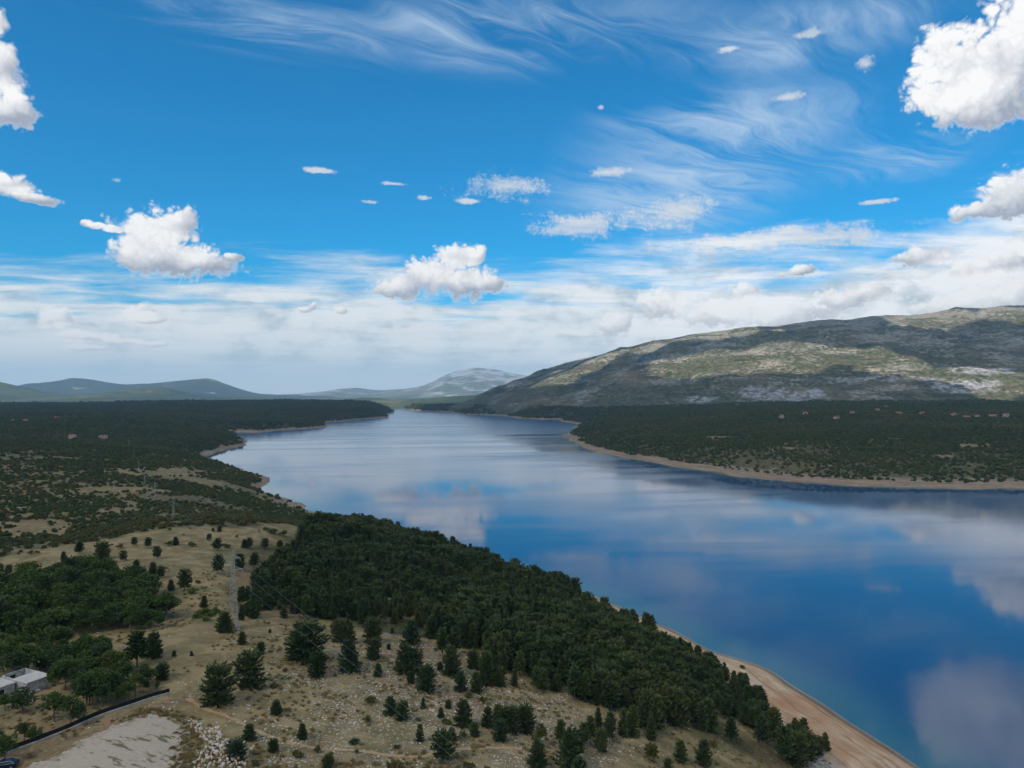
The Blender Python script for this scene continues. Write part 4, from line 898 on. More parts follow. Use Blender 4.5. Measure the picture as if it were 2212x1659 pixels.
# ------------------------------------------------------------------ scrub: near shrubs one by one, the rest a mass to the far shores
VILLAGE = [(1807, 906, 0), (1841, 895, 1), (1913, 882, 0), (1942, 895, 2), (1992, 897, 0), (2087, 904, 2), (2110, 903, 1), (2144, 901, 2), (2173, 900, 0), (1688, 903, 1), (1740, 896, 1), (2175, 847, 0), (2196, 846, 1), (2208, 850, 0), (1387, 876, 1), (1440, 871, 0), (1463, 878, 2), (1593, 877, 1), (1895, 889, 1), (2060, 899, 1)]
PLATEAU = [(157, 948, 0), (223, 947, 2), (123, 906, 1), (30, 912, 1), (56, 912, 1), (387, 881, 2)]
HOUSE_XY = np.stack(ray_ground([q[0] for q in VILLAGE + PLATEAU], [q[1] for q in VILLAGE + PLATEAU]), 1)
def veg_cover(x, y, z):
    at = zones(x, y, z); n1 = fbm(x / 60, y / 60, 4, 131); n2 = fbm(x / 18, y / 18, 3, 141); r = np.hypot(x, y)
    c = 0.80 - 0.78 * at['meadow'] + 0.5 * n1 + .25 * n2
    c = c + np.where(r < 1400, .75 * fbm(x / 150, y / 85, 3, 151), 0)
    c = np.where(r < 1000, c - .12 + .35 * at['meadow'] * (1 - in_poly(x, y, MEADOW_W)) * (at['meadow'] < .9), c)
    c = np.where(r > 1500, np.maximum(c, .62 + .5 * n1), c)
    rb_ = (x > 0) & (y > 500)
    c *= (at['shore'] > np.where(rb_, 14, 12)) * (z > np.where(rb_, 4.4, 3.4) + 2.5 * n1) * (1 - np.clip(at['hill'] * 3, 0, 1))
    hs = np.array([(q[0], q[1]) for q in HOUSE_XY])
    for hx, hy in hs: c = np.where((np.abs(x - hx * (1 - (hy - y) / hy)) < 10) & (y < hy + 9) & (y > hy - 30), 0, c)
    near_block = in_poly(x, y, WOOD_W) | in_poly(x, y, GROVE_W) | in_poly(x, y, MEADOW_W) | (r < 285)
    return np.where(near_block, 0, c)
def scrub_points():
    g = np.random.default_rng(9); P = []
    th0, th1 = R(-39), R(39)
    lr = np.log(285.0); step = []
    while math.exp(lr) < 5600:
        r = math.exp(lr); rad = max(1.55, r * .0021 + .35); sp = rad * 1.75
        n = int((th1 - th0) * r / sp); th = th0 + (np.arange(n) + g.uniform(-.45, .45, n)) * (th1 - th0) / n; rr = r + g.uniform(-.45, .45, n) * sp
        P.append(np.stack([np.sin(th) * rr, np.cos(th) * rr, np.full(n, rad)], 1)); lr += sp / r
    P = np.vstack(P); x, y, rad = P.T
    z = height(x, y); c = veg_cover(x, y, z); k = g.uniform(size=len(x)) < c
    return x[k], y[k], z[k], rad[k] * g.uniform(.6, 1.35, k.sum())
bx, by, bz, br = scrub_points()
order = np.argsort(-br / np.hypot(bx, by)); bx, by, bz, br = bx[order], by[order], bz[order], br[order]
px, py = to_px(bx, by, bz); vis = (px > 0) & (px < FW) & (py < FH)
pick = np.where(vis & (by < 520))[0][:230]
for j, i in enumerate(pick):
    link('shrub', (SHRUBS + SH_RUST[:1])[j % 6], loc=(bx[i], by[i], bz[i] - .1), rz=j * 1.7, scale=(br[i], br[i], br[i] * .95), label=['dark green', 'olive', 'mid-green', 'grey-green', 'low dark', 'rusty'][j % 6] + ' shrub of the scrub beyond the meadow crest', category='shrub', group='shrubs beyond the meadow crest')
rest = np.ones(len(bx), bool); rest[pick] = False
M_FAR = leaf_mat('scrub_leaves', [(0.046, 0.076, 0.029), (0.071, 0.100, 0.032), (0.060, 0.089, 0.035), (0.095, 0.110, 0.035), (0.055, 0.083, 0.032), (0.119, 0.102, 0.037)], .85, .1, (0.105, 0.098, 0.040))
FARB = [shrub_mesh(800 + s, M_FAR, 98, .30, .85) for s in range(6)]
nr = int(rest.sum()); tz = br[rest] * rng.uniform(.7, 1.15, nr)
mass('scrub', 'thick green scrub covering the banks and plateau round the lake', np.stack([bx[rest], by[rest], bz[rest] - .15], 1), br[rest], rng.integers(0, 6, nr).astype(float), FARB, 3, tz)
# ------------------------------------------------------------------ plain materials for built things
def plain(name, c, rough=0.7, metal=0.0, var=0.35, scale=2.0, bump=0.0):
    m, t, b, out = new_mat(name); co = t.new('ShaderNodeTexCoord').outputs['Object']; n = t.noise(co, scale, 6., 0.65)
    t.put(b.inputs['Base Color'], t.mix(t.step(n, .3, .7), rgb(*[q * (1 - var) for q in c]), rgb(*[min(1, q * (1 + var * .6)) for q in c])))
    b.inputs['Roughness'].default_value = rough; b.inputs['Metallic'].default_value = metal
    if bump:
        bp = t.new('ShaderNodeBump'); bp.inputs['Strength'].default_value = bump; bp.inputs['Distance'].default_value = .05; t.put(bp.inputs['Height'], n); t.l.new(bp.outputs[0], b.inputs['Normal'])
    return m
M_STEEL = plain('galvanised_steel', (0.36, 0.37, 0.37), 0.5, 0.6, .25); M_CONC = plain('weathered_concrete', (0.36, 0.345, 0.32), .9, 0, .35, 1.2, .3); M_SLAB = plain('roof_slab', (0.44, 0.41, 0.38), .9, 0, .18, .8)
M_PLASTER = plain('stained_plaster', (0.40, 0.385, 0.36), .9, 0, .45, 1.0, .2); M_DARK = plain('dark_opening', (0.02, 0.02, 0.02), .9); M_BLACKNET = plain('black_fence_mesh', (0.015, 0.015, 0.015), .8)
M_CABLE = plain('aluminium_cable', (0.26, 0.27, 0.26), .4, .5, .1); M_GLASSINS = plain('glass_insulator', (0.22, 0.42, 0.40), .2, 0, .1)
M_STONE = plain('pale_limestone', (0.47, 0.42, 0.36), .9, 0, .3, 3., .3); M_STONE2 = plain('ochre_stained_limestone', (0.45, 0.31, 0.20), .9, 0, .35, 3., .3); M_CHIP = plain('weathered_limestone', (0.45, 0.425, 0.38), .9, 0, .3, 3.)
M_WALLW = plain('house_render', (0.34, 0.31, 0.27), .9, 0, .15); M_TILE = plain('red_roof_tiles', (0.24, 0.105, 0.065), .85, 0, .3, 3.)
M_PAINT = plain('navy_car_paint', (0.010, 0.022, 0.040), .25, .3, .05); M_GLASS = plain('dark_car_glass', (0.02, 0.03, 0.035), .08, 0, .05); M_TYRE = plain('tyre_rubber', (0.02, 0.02, 0.02), .9); M_CHROME = plain('chrome_trim', (0.7, 0.7, 0.7), .2, .9, .05); M_LAMP = plain('red_tail_lamp', (0.3, 0.02, 0.02), .3); M_RIM = plain('alloy_rim', (0.4, 0.4, 0.42), .35, .8, .1)
def box_mesh(name, x0, x1, y0, y1, z0, z1, mat, bev=0.0):
    bm = bmesh.new(); v = [bm.verts.new((x, y, z)) for z in (z0, z1) for y in (y0, y1) for x in (x0, x1)]
    for f in ((0, 2, 3, 1), (4, 5, 7, 6), (0, 1, 5, 4), (2, 6, 7, 3), (0, 4, 6, 2), (1, 3, 7, 5)): bm.faces.new([v[i] for i in f])
    if bev: bmesh.ops.bevel(bm, geom=bm.edges[:], offset=bev, segments=2, affect='EDGES')
    me = bpy.data.meshes.new(name); bm.to_mesh(me); bm.free(); me.materials.append(mat); return me
UNITBAR = None
def bar(name, a, b, r, mat, parent, n=4):
    """a straight member from a to b: every bar shares one mesh"""
    global UNITBARS
    key = (mat.name, n)
    if key not in UNITBARS:
        V, F = tube([(0, 0, 0), (0, 0, 1)], [1, 1], n); F = F + [tuple(reversed(range(n)))]; UNITBARS[key] = mesh_from('bar', V, F, [mat])
    a, b = Vector([float(q) for q in a]), Vector([float(q) for q in b]); d = b - a
    o = bpy.data.objects.new(name, UNITBARS[key]); COL.objects.link(o); o.parent = parent; o.location = a; o.rotation_mode = 'QUATERNION'; o.rotation_quaternion = d.to_track_quat('Z', 'Y'); o.scale = (r, r, d.length)
    return o
UNITBARS = {}
# ------------------------------------------------------------------ pylons
PH = 23.0
def half_w(z): return float(np.interp(z, [0, 13, 17, PH], [1.6, .66, .5, .16]))
ARMS = [(20.4, 1, 1.9), (18.5, -1, 2.3), (17.1, 1, 2.5)]
def pylon(x, y, z, rz, label, full):
    sc = 1.0 if full else .6
    root = link('power_pylon', None, loc=(x, y, z), rz=rz, scale=sc, label=label, category='pylon', group='lattice pylons of the power line')
    lv = [0]; 
    while lv[-1] < PH - .9: lv.append(lv[-1] + max(.75, half_w(lv[-1]) * 1.05))
    lv[-1] = PH
    th = .10 if full else .06
    for sx_, sy_ in ((1, 1), (1, -1), (-1, -1), (-1, 1)):
        V, F = tube([(sx_ * half_w(q), sy_ * half_w(q), q - (.8 if q == 0 else 0)) for q in (0, 6.5, 13, 17, PH)], [th] * 3 + [th * .8, th * .6], 4)
        link('leg', mesh_from('pylon_leg', V, F, [M_STEEL]), parent=root)
        if full: link('footing', box_mesh('pylon_footing', sx_ * 1.6 - .4, sx_ * 1.6 + .4, sy_ * 1.6 - .4, sy_ * 1.6 + .4, -1.0, .28, M_CONC, .03), parent=root)
    members = []
    cor = [(1, 1), (-1, 1), (-1, -1), (1, -1)]
    for i in range(len(lv) - 1):
        w0, w1 = half_w(lv[i]), half_w(lv[i + 1])
        for k in range(4):
            (a, b), (c, d) = cor[k], cor[(k + 1) % 4]
            members.append(((a * w0, b * w0, lv[i]), (c * w1, d * w1, lv[i + 1])) if (i + k) % 2 else ((c * w0, d * w0, lv[i]), (a * w1, b * w1, lv[i + 1])))
    if full:
        for a, b in members: bar('brace', a, b, .055, M_STEEL, root)
    else:
        o = mesh_from('pylon_bracing', *merge([tube([a, b], [.03, .03], 3) for a, b in members]), [M_STEEL]); link('bracing', o, parent=root, kind='stuff')
    for (za, s, L) in ARMS:
        w = half_w(za); tip = (s * L, 0, za)
        V, F = merge([tube([(s * w, w, za), tip], [.06, .05], 4), tube([(s * w, -w, za), tip], [.06, .05], 4), tube([(s * w * .8, 0, za + .9), tip], [.05, .04], 4)])
        arm = link('cross_arm', mesh_from('pylon_arm', V, F, [M_STEEL]), parent=root)
        V, F = tube([(tip[0], 0, za - .05 - .09 * k) for k in range(9)], [.03 if k % 2 else .11 for k in range(9)], 8); link('insulator', mesh_from('insulator', V, F, [M_GLASSINS]), parent=arm)
    V, F = tube([(0, 0, PH - .2), (0, 0, PH + .7)], [.08, .03], 4); link('peak', mesh_from('pylon_peak', V, F, [M_STEEL]), parent=root)
    return root
def arm_tip(px_, za, s, L):
    x, y, z, rz = px_; k = 1.0 if px_ is PYL[0] else .6
    return np.array([x + math.cos(rz) * s * L * k, y + math.sin(rz) * s * L * k, z + (za - .8) * k])
X_, Y_, Z_ = ray_ground(503, 1357); P1 = (X_[0], Y_[0], Z_[0], math.atan2(.30, .84))
PYL = [P1]
def find_d(px, top):
    Ds = np.arange(330, 3200, 4.0); x = (px - FW / 2) / FPX * Ds; z = height(x, Ds); _, py = to_px(x, Ds, z + (PH + .7) * .6)
    i = int(np.argmin(np.abs(py - top) + (Ds < PYL[-1][1] + 60) * 1e3 + Ds * .002)); return (x[i], Ds[i], z[i])
for px, tp in ((376, 1072), (336, 1040), (314, 1019), (301, 992), (290, 968), (279, 948), (266, 905)):
    q = find_d(px, tp); d = np.array(PYL[-1][:2]) - np.array(q[:2]); PYL.append((q[0], q[1], q[2], math.atan2(d[1], d[0]) + math.pi / 2))
print('pylons', [(round(p[0]), round(p[1]), round(p[2])) for p in PYL])
PLAB = ['tall steel lattice pylon beside a pine at the grove end of the pine wood', 'steel lattice pylon rising from behind the dry meadow crest', 'slim lattice pylon in the scrub, next beyond the meadow crest pylon', 'faint lattice pylon above the dark tree belt beyond the scrub',
        'small faint lattice pylon on the pale clearing past the dark tree belt', 'tiny faint lattice pylon in the dark scrub of the plateau', 'very faint lattice pylon deep in the plateau scrub', 'barely visible lattice pylon far off on the wooded plateau']
for i, p in enumerate(PYL): pylon(*p, PLAB[i], i == 0)
def cable(a, b, sag, r, label, group):
    t = np.linspace(0, 1, 25)[:, None]; P = a * (1 - t) + b * t; P[:, 2] -= (4 * sag * t * (1 - t))[:, 0]
    V, F = tube(P, [r] * 25, 4); return link('power_cable', mesh_from('power_cable', V, F, [M_CABLE]), label=label, category='cable', group=group)
for (za, s, L), (ex, ey, zz), lb in zip(ARMS, ((1004, 1659, 62.5), (930, 1659, 60.0), (972, 1659, 59.5)), ('uppermost cable running from the nearest pylon over the stony slope', 'cable from the single opposite arm of the nearest pylon, lowest over the slope', 'middle cable running from the nearest pylon over the stony slope')):
    a = arm_tip(PYL[0], za, s, L); d = px_dir(ex, ey); t_ = (zz - HC) / d[2]; m = np.array([d[0] * t_, d[1] * t_, zz]); e = a + (m - a) * 2.1; e[2] = m[2] + 3
    cable(a, e, 1.6, .016, lb, 'cables over the stony slope')
for i in range(4):
    for k, (za, s, L) in enumerate(ARMS): cable(arm_tip(PYL[i], za, s, L), arm_tip(PYL[i + 1], za, s, L), 3.0 if i == 0 else 2.0, .014 if i == 0 else .010, ['upper', 'single-side', 'lower'][k] + ' cable strung between the ' + ['nearest pylon and the meadow crest pylon', 'meadow crest pylon and the slim pylon in the scrub', 'slim scrub pylon and the pylon above the dark tree belt', 'dark tree belt pylon and the pylon on the pale clearing'][i], 'cables of pylon span %s' % 'abcd'[i])

# ------------------------------------------------------------------ footpath, lot and track laid on the ground
def drape(name, V2, F, lift, mat, label):
    z = height(V2[:, 0], V2[:, 1]) + lift; me = mesh_from(name, np.column_stack([V2, z]), F, [mat], True); return link(name, me, kind='structure', label=label)
def resample(P, n):
    P = np.asarray(P); s = np.concatenate([[0], np.cumsum(np.hypot(*np.diff(P, axis=0).T))]); q = np.linspace(0, s[-1], n); return np.stack([np.interp(q, s, P[:, 0]), np.interp(q, s, P[:, 1])], 1)
def ribbon(P, w, n=160, k=5, seed=0):
    P = resample(P, n); P = P + np.stack([vnoise(np.arange(n) / 6, np.zeros(n), seed), vnoise(np.arange(n) / 6, np.ones(n) * 7, seed)], 1) * .8
    d = unit(np.gradient(P, axis=0)); nn = np.stack([-d[:, 1], d[:, 0]], 1); ww = w * (1 + .5 * vnoise(np.arange(n) / 4, np.zeros(n), seed + 3))
    V = (P[:, None] + nn[:, None] * (np.linspace(-.5, .5, k)[None, :, None] * ww[:, None, None])).reshape(-1, 2); return V, grid_faces(n, k)
def worn(name, cols, scale, edge_alpha=None):
    m, t, b, out = new_mat(name); pos = t.new('ShaderNodeNewGeometry').outputs['Position']
    n = t.noise(pos, scale, 6., .65); n2 = t.noise(pos, scale * .22, 4., .6); c = t.mix(t.step(n, .35, .68), rgb(*cols[0]), rgb(*cols[1])); c = t.mix(t.step(n2, .5, .66), c, rgb(*cols[2]))
    t.put(b.inputs['Base Color'], c); b.inputs['Roughness'].default_value = .95
    tp = t.new('ShaderNodeBsdfTransparent'); mx = t.new('ShaderNodeMixShader'); t.put(mx.inputs[0], t.step(t.add(t.mul(n, .55), t.mul(n2, .6)), *(edge_alpha or (.40, .52))))
    t.l.new(tp.outputs[0], mx.inputs[1]); t.l.new(b.outputs[0], mx.inputs[2]); t.l.new(mx.outputs[0], out.inputs[0]); return m
V, F = ribbon(PATH_W, 1.15, 220, 5, 3); drape('footpath', V, F, .06, worn('footpath_grass', [(0.30, 0.215, 0.115), (0.40, 0.29, 0.17), (0.34, 0.19, 0.09)], 1.2, (.36, .50)), 'narrow tan footpath winding across the stony slope')
V, F = ribbon(TRACK_W, 3.0, 160, 7, 9); drape('track', V, F, .05, worn('track_dirt', [(0.17, 0.13, 0.075), (0.25, 0.19, 0.115), (0.26, 0.15, 0.075)], .8, (.42, .66)), 'worn grassy track beside the boundary fence')
def lot():
    lo, hi_ = LOT_W.min(0), LOT_W.max(0); gx, gy = np.arange(lo[0] - 3, hi_[0] + 3, .45), np.arange(lo[1] - 3, hi_[1] + 3, .45); X, Y = np.meshgrid(gx, gy); X, Y = X.ravel(), Y.ravel()
    sd = poly_dist(X, Y, LOT_W) * np.where(in_poly(X, Y, LOT_W), 1, -1) + 2.6 * fbm(X / 3.2, Y / 3.2, 4, 7)
    F = grid_faces(len(gy), len(gx)); F = F[(sd[F] > 0).all(1)]; u, inv = np.unique(F, return_inverse=True)
    m, t, b, out = new_mat('gravel_lot'); pos = t.new('ShaderNodeNewGeometry').outputs['Position']
    n = t.noise(pos, 1.6, 6., .7); st = t.new('ShaderNodeMapping'); st.inputs['Rotation'].default_value = (0, 0, R(28)); t.put(st.inputs['Vector'], pos)
    n2 = t.noise(t.vec('MULTIPLY', st.outputs[0], (.35, 1.1, 1.)), .55, 6., .68)
    c = t.mix(n, rgb(0.217, 0.179, 0.140), rgb(0.493, 0.410, 0.328)); weeds = t.step(n2, .54, .61)
    edge = t.step(t.attr('inside'), 3.5, 0.0); weeds = t.math('MAXIMUM', weeds, t.mul(edge, t.step(t.noise(pos, .9, 5., .7), .45, .58)))
    c = t.mix(t.mul(weeds, .9), c, t.mix(t.noise(pos, 3., 3., .6), rgb(.045, .065, .022), rgb(.13, .12, .05)))
    t.put(b.inputs['Base Color'], c); b.inputs['Roughness'].default_value = .95
    V2 = np.stack([X, Y], 1)[u]; z = height(V2[:, 0], V2[:, 1]) + .10
    link('gravel_lot', mesh_from('gravel_lot', np.column_stack([V2, z]), inv.reshape(F.shape), [m], True, dict(inside=sd[u])), kind='structure', label='pale gravel lot with weedy patches')
lot()
# ------------------------------------------------------------------ boundary fence and kerb
def boundary():
    P = resample(W(WALL_PX), 25); z = height(P[:, 0], P[:, 1]); root = link('boundary_fence', None, loc=(P[0][0], P[0][1], z[0]), label='black mesh fence on a pale concrete kerb along the track', category='fence'); o = np.array([P[0][0], P[0][1], z[0]])
    for i in range(24):
        a = np.array([*P[i], z[i]]) - o; b = np.array([*P[i + 1], z[i + 1]]) - o; d = unit((b - a)[:2]); n = np.array([-d[1], d[0], 0]); a2, b2 = a + n * .35, b + n * .35
        V = [a - n * .12 + [0, 0, -.3], b - n * .12 + [0, 0, -.3], b - n * .12 + [0, 0, .30], a - n * .12 + [0, 0, .30], a + n * .12 + [0, 0, -.3], b + n * .12 + [0, 0, -.3], b + n * .12 + [0, 0, .32], a + n * .12 + [0, 0, .32]]
        link('kerb_block', mesh_from('kerb_block', V, [(0, 1, 2, 3), (5, 4, 7, 6), (3, 2, 6, 7), (1, 5, 6, 2), (4, 0, 3, 7)], [M_CONC]), parent=root)
        h = 1.05
        V = [a2 + [0, 0, .05], b2 + [0, 0, .05], b2 + [0, 0, h], a2 + [0, 0, h]]; V += [q + n * .04 for q in V]
        link('mesh_panel', mesh_from('mesh_panel', V, [(0, 1, 2, 3), (5, 4, 7, 6), (3, 2, 6, 7), (1, 5, 6, 2), (4, 0, 3, 7)], [M_BLACKNET]), parent=root)
        bar('post', a2 + [0, 0, -.2], a2 + [0, 0, h + .06], .03, M_BLACKNET, root)
boundary()
# ------------------------------------------------------------------ the flat-roofed ruin
def ruin():
    z0 = float(height(np.array([-106.0]), np.array([157.0]))[0]); th = math.atan2(-.43, .9)
    root = link('concrete_ruin', None, loc=(-105.0, 154.5, z0 - .3), rz=th, label='abandoned flat-roofed concrete house with an open roofless room', category='house')
    def wall(x0, x1, y0, y1, h, mat=M_PLASTER, name='wall'): return link(name, box_mesh('ruin_' + name, x0, x1, y0, y1, -.6, h, mat), parent=root)
    t = .25
    # right block
    w = wall(-5, 0, 0, t, 2.8); wall(-t, 0, t + .002, 5 - t - .002, 2.8); wall(-5, 0, 5 - t, 5, 2.8); wall(-5, -5 + t, t + .002, 5 - t - .002, 2.8)
    link('roof', box_mesh('ruin_roof', -5.12, .22, -.22, 5.12, 2.803, 3.02, M_SLAB, .02), parent=root)
    wall(-.05, .9, .6, 2.4, .9, M_CONC, 'buttress')
    # open room behind
    wall(-9.2, -5.13, 4.75, 5.0, 3.0); lw = wall(-9.2, -8.95, 0.0, 4.748, 3.0); wall(-8.948, -5.13, 0, t, 2.9)
    link('window', box_mesh('ruin_window', -8.956, -8.93, 1.6, 2.7, 1.3, 2.4, M_DARK), parent=lw)
    # left wing in front
    w2 = wall(-12, -3.6, -5.2, -4.95, 2.5); wall(-3.85, -3.6, -4.948, -.5, 2.5); wall(-12, -3.852, -.75, -.5, 2.5); wall(-12, -11.75, -4.948, -.752, 2.5)
    link('roof', box_mesh('ruin_wing_roof', -12.3, -3.35, -5.45, -.3, 2.503, 2.74, M_SLAB, .02), parent=root)
    for xx in (-5.4, -7.4, -9.6): link('window', box_mesh('ruin_front_window', xx, xx + 1.0, -5.225, -5.19, .9, 2.0, M_DARK), parent=w2)
    link('window', box_mesh('ruin_side_window', -3.62, -3.585, -3.6, -2.6, .9, 2.0, M_DARK), parent=root)
    link('slab', box_mesh('ruin_terrace', -12.5, -3.0, -7.4, -5.46, -.6, .42, M_CONC), parent=root)
ruin()
# ------------------------------------------------------------------ parked car
def car():
    x, y, z = [q[0] for q in ray_ground(8, 1660)]; th = math.atan2(.32, 1.0)
    root = link('parked_car', None, loc=(x, y, z + .02), rz=th, label='dark navy car parked by the fence at the edge of the gravel lot', category='car')
    prof = [(-2.15, .35), (-2.2, .62), (-2.12, .85), (-1.2, .98), (1.75, 1.0), (2.12, .9), (2.18, .6), (2.12, .32)]
    def loft(name, pr, w0, w1, mat, parent=root):
        V, F = [], []; n = len(pr); zs = [p[1] for p in pr]
        for s, w in ((-1, 0), (1, 0)):
            for (a, b) in pr: V.append((a, s * (w0 + (w1 - w0) * (b - min(zs)) / (max(zs) - min(zs))), b))
        F = [tuple(range(n)), tuple(range(2 * n - 1, n - 1, -1))] + [(i, n + i, n + (i + 1) % n, (i + 1) % n) for i in range(n)]
        bm = bmesh.new(); vs_ = [bm.verts.new(q) for q in V]
        for f in F: bm.faces.new([vs_[i] for i in f])
        bmesh.ops.recalc_face_normals(bm, faces=bm.faces[:]); bmesh.ops.bevel(bm, geom=bm.edges[:], offset=.05, segments=2, affect='EDGES')
        me = bpy.data.meshes.new(name); bm.to_mesh(me); bm.free(); me.materials.append(mat); return link(name, me, parent=parent)
    body = loft('body', prof, .86, .84, M_PAINT)
    loft('window', [(-1.15, .97), (-.55, 1.38), (1.25, 1.40), (1.85, .98)], .80, .66, M_GLASS)
    loft('roof', [(-.60, 1.36), (-.4, 1.45), (1.1, 1.47), (1.32, 1.38)], .68, .62, M_PAINT)
    for s in (-1, 1):
        V, F = merge([tube([(-1.1, s * .83, 1.0), (-.5, s * .70, 1.40), (1.2, s * .70, 1.42), (1.8, s * .82, 1.02), (-1.1, s * .83, 1.0)], [.022] * 5, 5)]); link('window_trim', mesh_from('window_trim', V, F, [M_CHROME]), parent=root)
        link('tail_lamp', box_mesh('tail_lamp', 2.13, 2.2, s * .72 - .12, s * .72 + .12, .68, .86, M_LAMP, .01), parent=root)
        link('headlight', box_mesh('headlight', -2.2, -2.12, s * .66 - .16, s * .66 + .16, .62, .76, M_CHROME, .01), parent=root)
        for xx in (-1.35, 1.35):
            V, F = tube([(xx, s * .62, .32), (xx, s * .66, .32), (xx, s * .86, .32), (xx, s * .88, .32)], [.24, .32, .32, .25], 18); wh = link('wheel', mesh_from('tyre', V, F + [tuple(reversed(range(18)))], [M_TYRE]), parent=root)
            V, F = tube([(xx, s * .87, .32), (xx, s * .892, .32)], [.2, .19], 14); link('rim', mesh_from('rim', V, F, [M_RIM]), parent=wh)
car()
# ------------------------------------------------------------------ boulders of the rubble heap
def rock_mesh(seed, mat):
    g = np.random.default_rng(seed); v, f = ICO2; s = g.uniform(.7, 1.2, 3) * [1, .85, .7]; n = vnoise3(v * 1.4 + seed, seed) - .5; k = 1 + .75 * n
    for _ in range(5):
        d = unit(g.normal(size=3)); c = g.uniform(.55, .85); h = v @ d; k = np.where(h * k > c, c / np.maximum(h, .1), k)
    return mesh_from('boulder', v * k[:, None] * s, f, [mat])
ROCKS = [rock_mesh(900 + i, M_STONE if i % 3 else M_STONE2) for i in range(9)]
def boulders():
    g = np.random.default_rng(31); poly = c1([(1150, 1350), (1235, 1370), (1330, 1420), (1400, 1440), (1450, 1500), (1520, 1480), (1560, 1560), (1545, 1680), (1300, 1680), (1150, 1650), (1230, 1600), (1290, 1520), (1240, 1450), (1170, 1390)])
    pw = W(poly); X, Y = scatter(pw, .66, g, .5); k = g.uniform(size=len(X)) < .82; X, Y = X[k], Y[k]
    ex, ey, _ = ray_ground([c1([q])[0][0] for q in [(1590, 1528), (1575, 1540), (1360, 1412), (1385, 1415), (1500, 1480), (1530, 1505), (1545, 1585), (1545, 1560), (1540, 1620), (1200, 1355), (1225, 1375)]], [c1([q])[0][1] for q in [(1590, 1528), (1575, 1540), (1360, 1412), (1385, 1415), (1500, 1480), (1530, 1505), (1545, 1585), (1545, 1560), (1540, 1620), (1200, 1355), (1225, 1375)]])
    X = np.concatenate([ex, X]); Y = np.concatenate([ey, Y])
    sd = poly_dist(X, Y, pw) * in_poly(X, Y, pw); Z = height(X, Y) + np.minimum(sd * .32, 1.0); print('boulders', len(X))
    if len(X) > 300: X, Y, Z = X[:300], Y[:300], Z[:300]
    for i in range(len(X)):
        s = g.uniform(.16, .46) * (1.35 if i < 11 else 1); och = i % 9 % 3 == 0
        o = link('boulder', ROCKS[i % 9], loc=(X[i], Y[i], Z[i] + s * .15), scale=s, label=('loose pale boulder lying apart at the rim of the rubble heap' if i < 11 else 'ochre-stained boulder in the rubble heap beside the gravel lot' if och else 'pale limestone boulder in the rubble heap beside the gravel lot'), category='boulder', group=('boulders lying apart' if i < 11 else 'ochre boulders in the heap' if och else 'pale boulders in the heap'))
        o.rotation_euler = tuple(g.uniform(0, 6.28, 3))
boulders()
STONES = [rock_mesh(950 + i, M_CHIP) for i in range(4)]
g = np.random.default_rng(55)
th = g.uniform(R(-38), R(30), 60000); rr = 118 * np.exp(g.uniform(0, 1.0, 60000)); X, Y = np.sin(th) * rr, np.cos(th) * rr
k = shore_sd(X, Y) > 8; X, Y = X[k], Y[k]; Z = height(X, Y); zn = zones(X, Y, Z)
pr = (zn['rocky'] * .62 + .035) * (fbm(X / 7, Y / 7, 3, 201) > -.08) * ~in_poly(X, Y, LOT_W) * ~in_poly(X, Y, GROVE_W) * np.where(Z < 8, .5, 1)
k = g.uniform(size=len(X)) < pr; n = int(k.sum()); s = .08 + .24 * g.uniform(size=n) ** 3
mass('field_stones', 'pale limestone stones strewn over the dry slope', np.stack([X[k], Y[k], Z[k]], 1), s * 1.2, g.integers(0, 4, n).astype(float), STONES, 8, s * .8)
# tufts of dry grass round the lot and along the path
M_STRAW = leaf_mat('straw_grass', [(0.24, 0.19, 0.09), (0.33, 0.25, 0.11), (0.16, 0.16, 0.065), (0.30, 0.19, 0.08)])
TUFT = []
for i in range(3):
    gg_ = np.random.default_rng(980 + i); V, F = cards(gg_.normal(size=(34, 3)) * [.35, .35, .05] + [0, 0, .2], np.tile([0, 0, 1.], (34, 1)), .5, gg_, .12, .45, 2); TUFT.append(mesh_from('grass_tuft', V, F, [M_STRAW]))
e = resample(np.vstack([LOT_W[4:10], LOT_W[8:9] + 1]), 260); X = e[:, 0] + g.normal(size=260) * 1.2; Y = e[:, 1] + g.normal(size=260) * 1.2
th = g.uniform(R(-38), R(24), 9000); rr = 118 * np.exp(g.uniform(0, .95, 9000)); X = np.concatenate([X, np.sin(th) * rr]); Y = np.concatenate([Y, np.cos(th) * rr]); k = (~in_poly(X, Y, LOT_W) | (np.arange(len(X)) < 260)) & (shore_sd(X, Y) > 35) & ((fbm(X / 11, Y / 11, 3, 211) > .02) | (np.arange(len(X)) < 260))
X, Y = X[k], Y[k]; n = len(X); s = g.uniform(.35, .9, n); mass('dry_grass', 'dry straw-coloured grass tufts', np.stack([X, Y, height(X, Y)], 1), s, g.integers(0, 3, n).astype(float), TUFT, 12, s * .8)
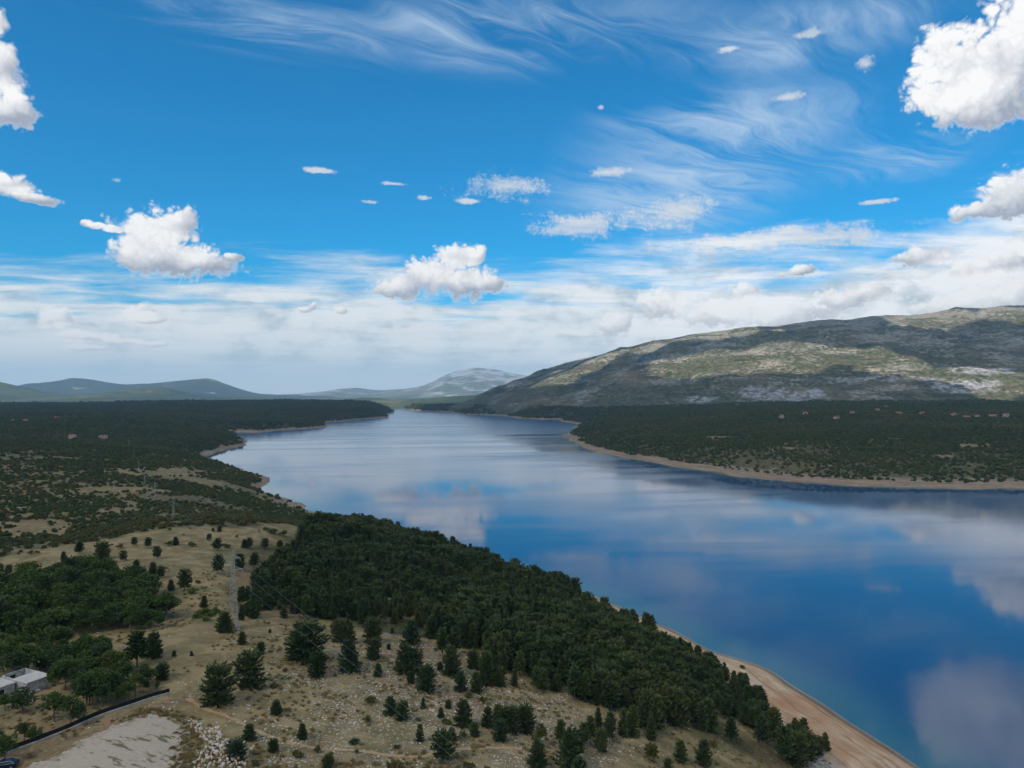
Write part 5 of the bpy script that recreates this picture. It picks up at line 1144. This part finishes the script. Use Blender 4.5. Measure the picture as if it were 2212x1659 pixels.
# ------------------------------------------------------------------ houses far across the lake and on the plateau
def house_kind(seed, L, Wd, H):
    g = np.random.default_rng(seed); wall = box_mesh('house_wall', -L / 2, L / 2, -Wd / 2, Wd / 2, -2, H, M_WALLW)
    o = .45; r = Wd * .30
    V = [(-L / 2 - o, -Wd / 2 - o, H), (L / 2 + o, -Wd / 2 - o, H), (L / 2 + o, Wd / 2 + o, H), (-L / 2 - o, Wd / 2 + o, H), (-L / 2 - o, 0, H + r), (L / 2 + o, 0, H + r)]
    roof = mesh_from('house_roof', V, [(0, 1, 5, 4), (2, 3, 4, 5), (1, 2, 5), (3, 0, 4), (3, 2, 1, 0)], [M_TILE])
    wins = [box_mesh('house_window', -L * .32 + k * L * .28 - .55, -L * .32 + k * L * .28 + .55, -Wd / 2 - .05, -Wd / 2 + .02, z, z + 1.3, M_DARK) for k in range(3) for z in ((1.0,) if H < 4.5 else (1.0, 3.8))]
    return wall, roof, wins
KINDS = [house_kind(1, 12, 9, 6.2), house_kind(2, 10, 8, 5.8), house_kind(3, 15, 9, 4.2)]
def village():
    a = np.array(VILLAGE + PLATEAU, float); x, y, z = ray_ground(a[:, 0], a[:, 1]); g = np.random.default_rng(4)
    for i in range(len(a)):
        wl, rf, wn = KINDS[int(a[i, 2])]
        if i < len(VILLAGE): lb, gp = ('small white house with red tiled roof high under the ridge' if a[i, 1] < 860 else 'small red-roofed house at the foot of the mountain beyond the scrub' if a[i, 1] < 880 else 'small red-roofed village house among trees across the lake'), 'village houses across the lake'
        else: lb, gp = ['pinkish house with red roof alone in the plateau scrub', 'long low house with brown-red roof near the pinkish house', 'small white house far off in the dark plateau scrub', 'pale speck of a house deep in the dark plateau', 'pale speck of a house deep in the dark plateau', 'long white building at the far rim of the dark plateau'][i - len(VILLAGE)], 'houses on the plateau'
        root = link('village_house', None, loc=(x[i], y[i], z[i]), rz=g.uniform(-.6, .6), scale=1.0, label=lb, category='house', group=gp)
        w = link('wall', wl, parent=root); link('roof', rf, parent=root)
        for q in wn: link('window', q, parent=w)
village()
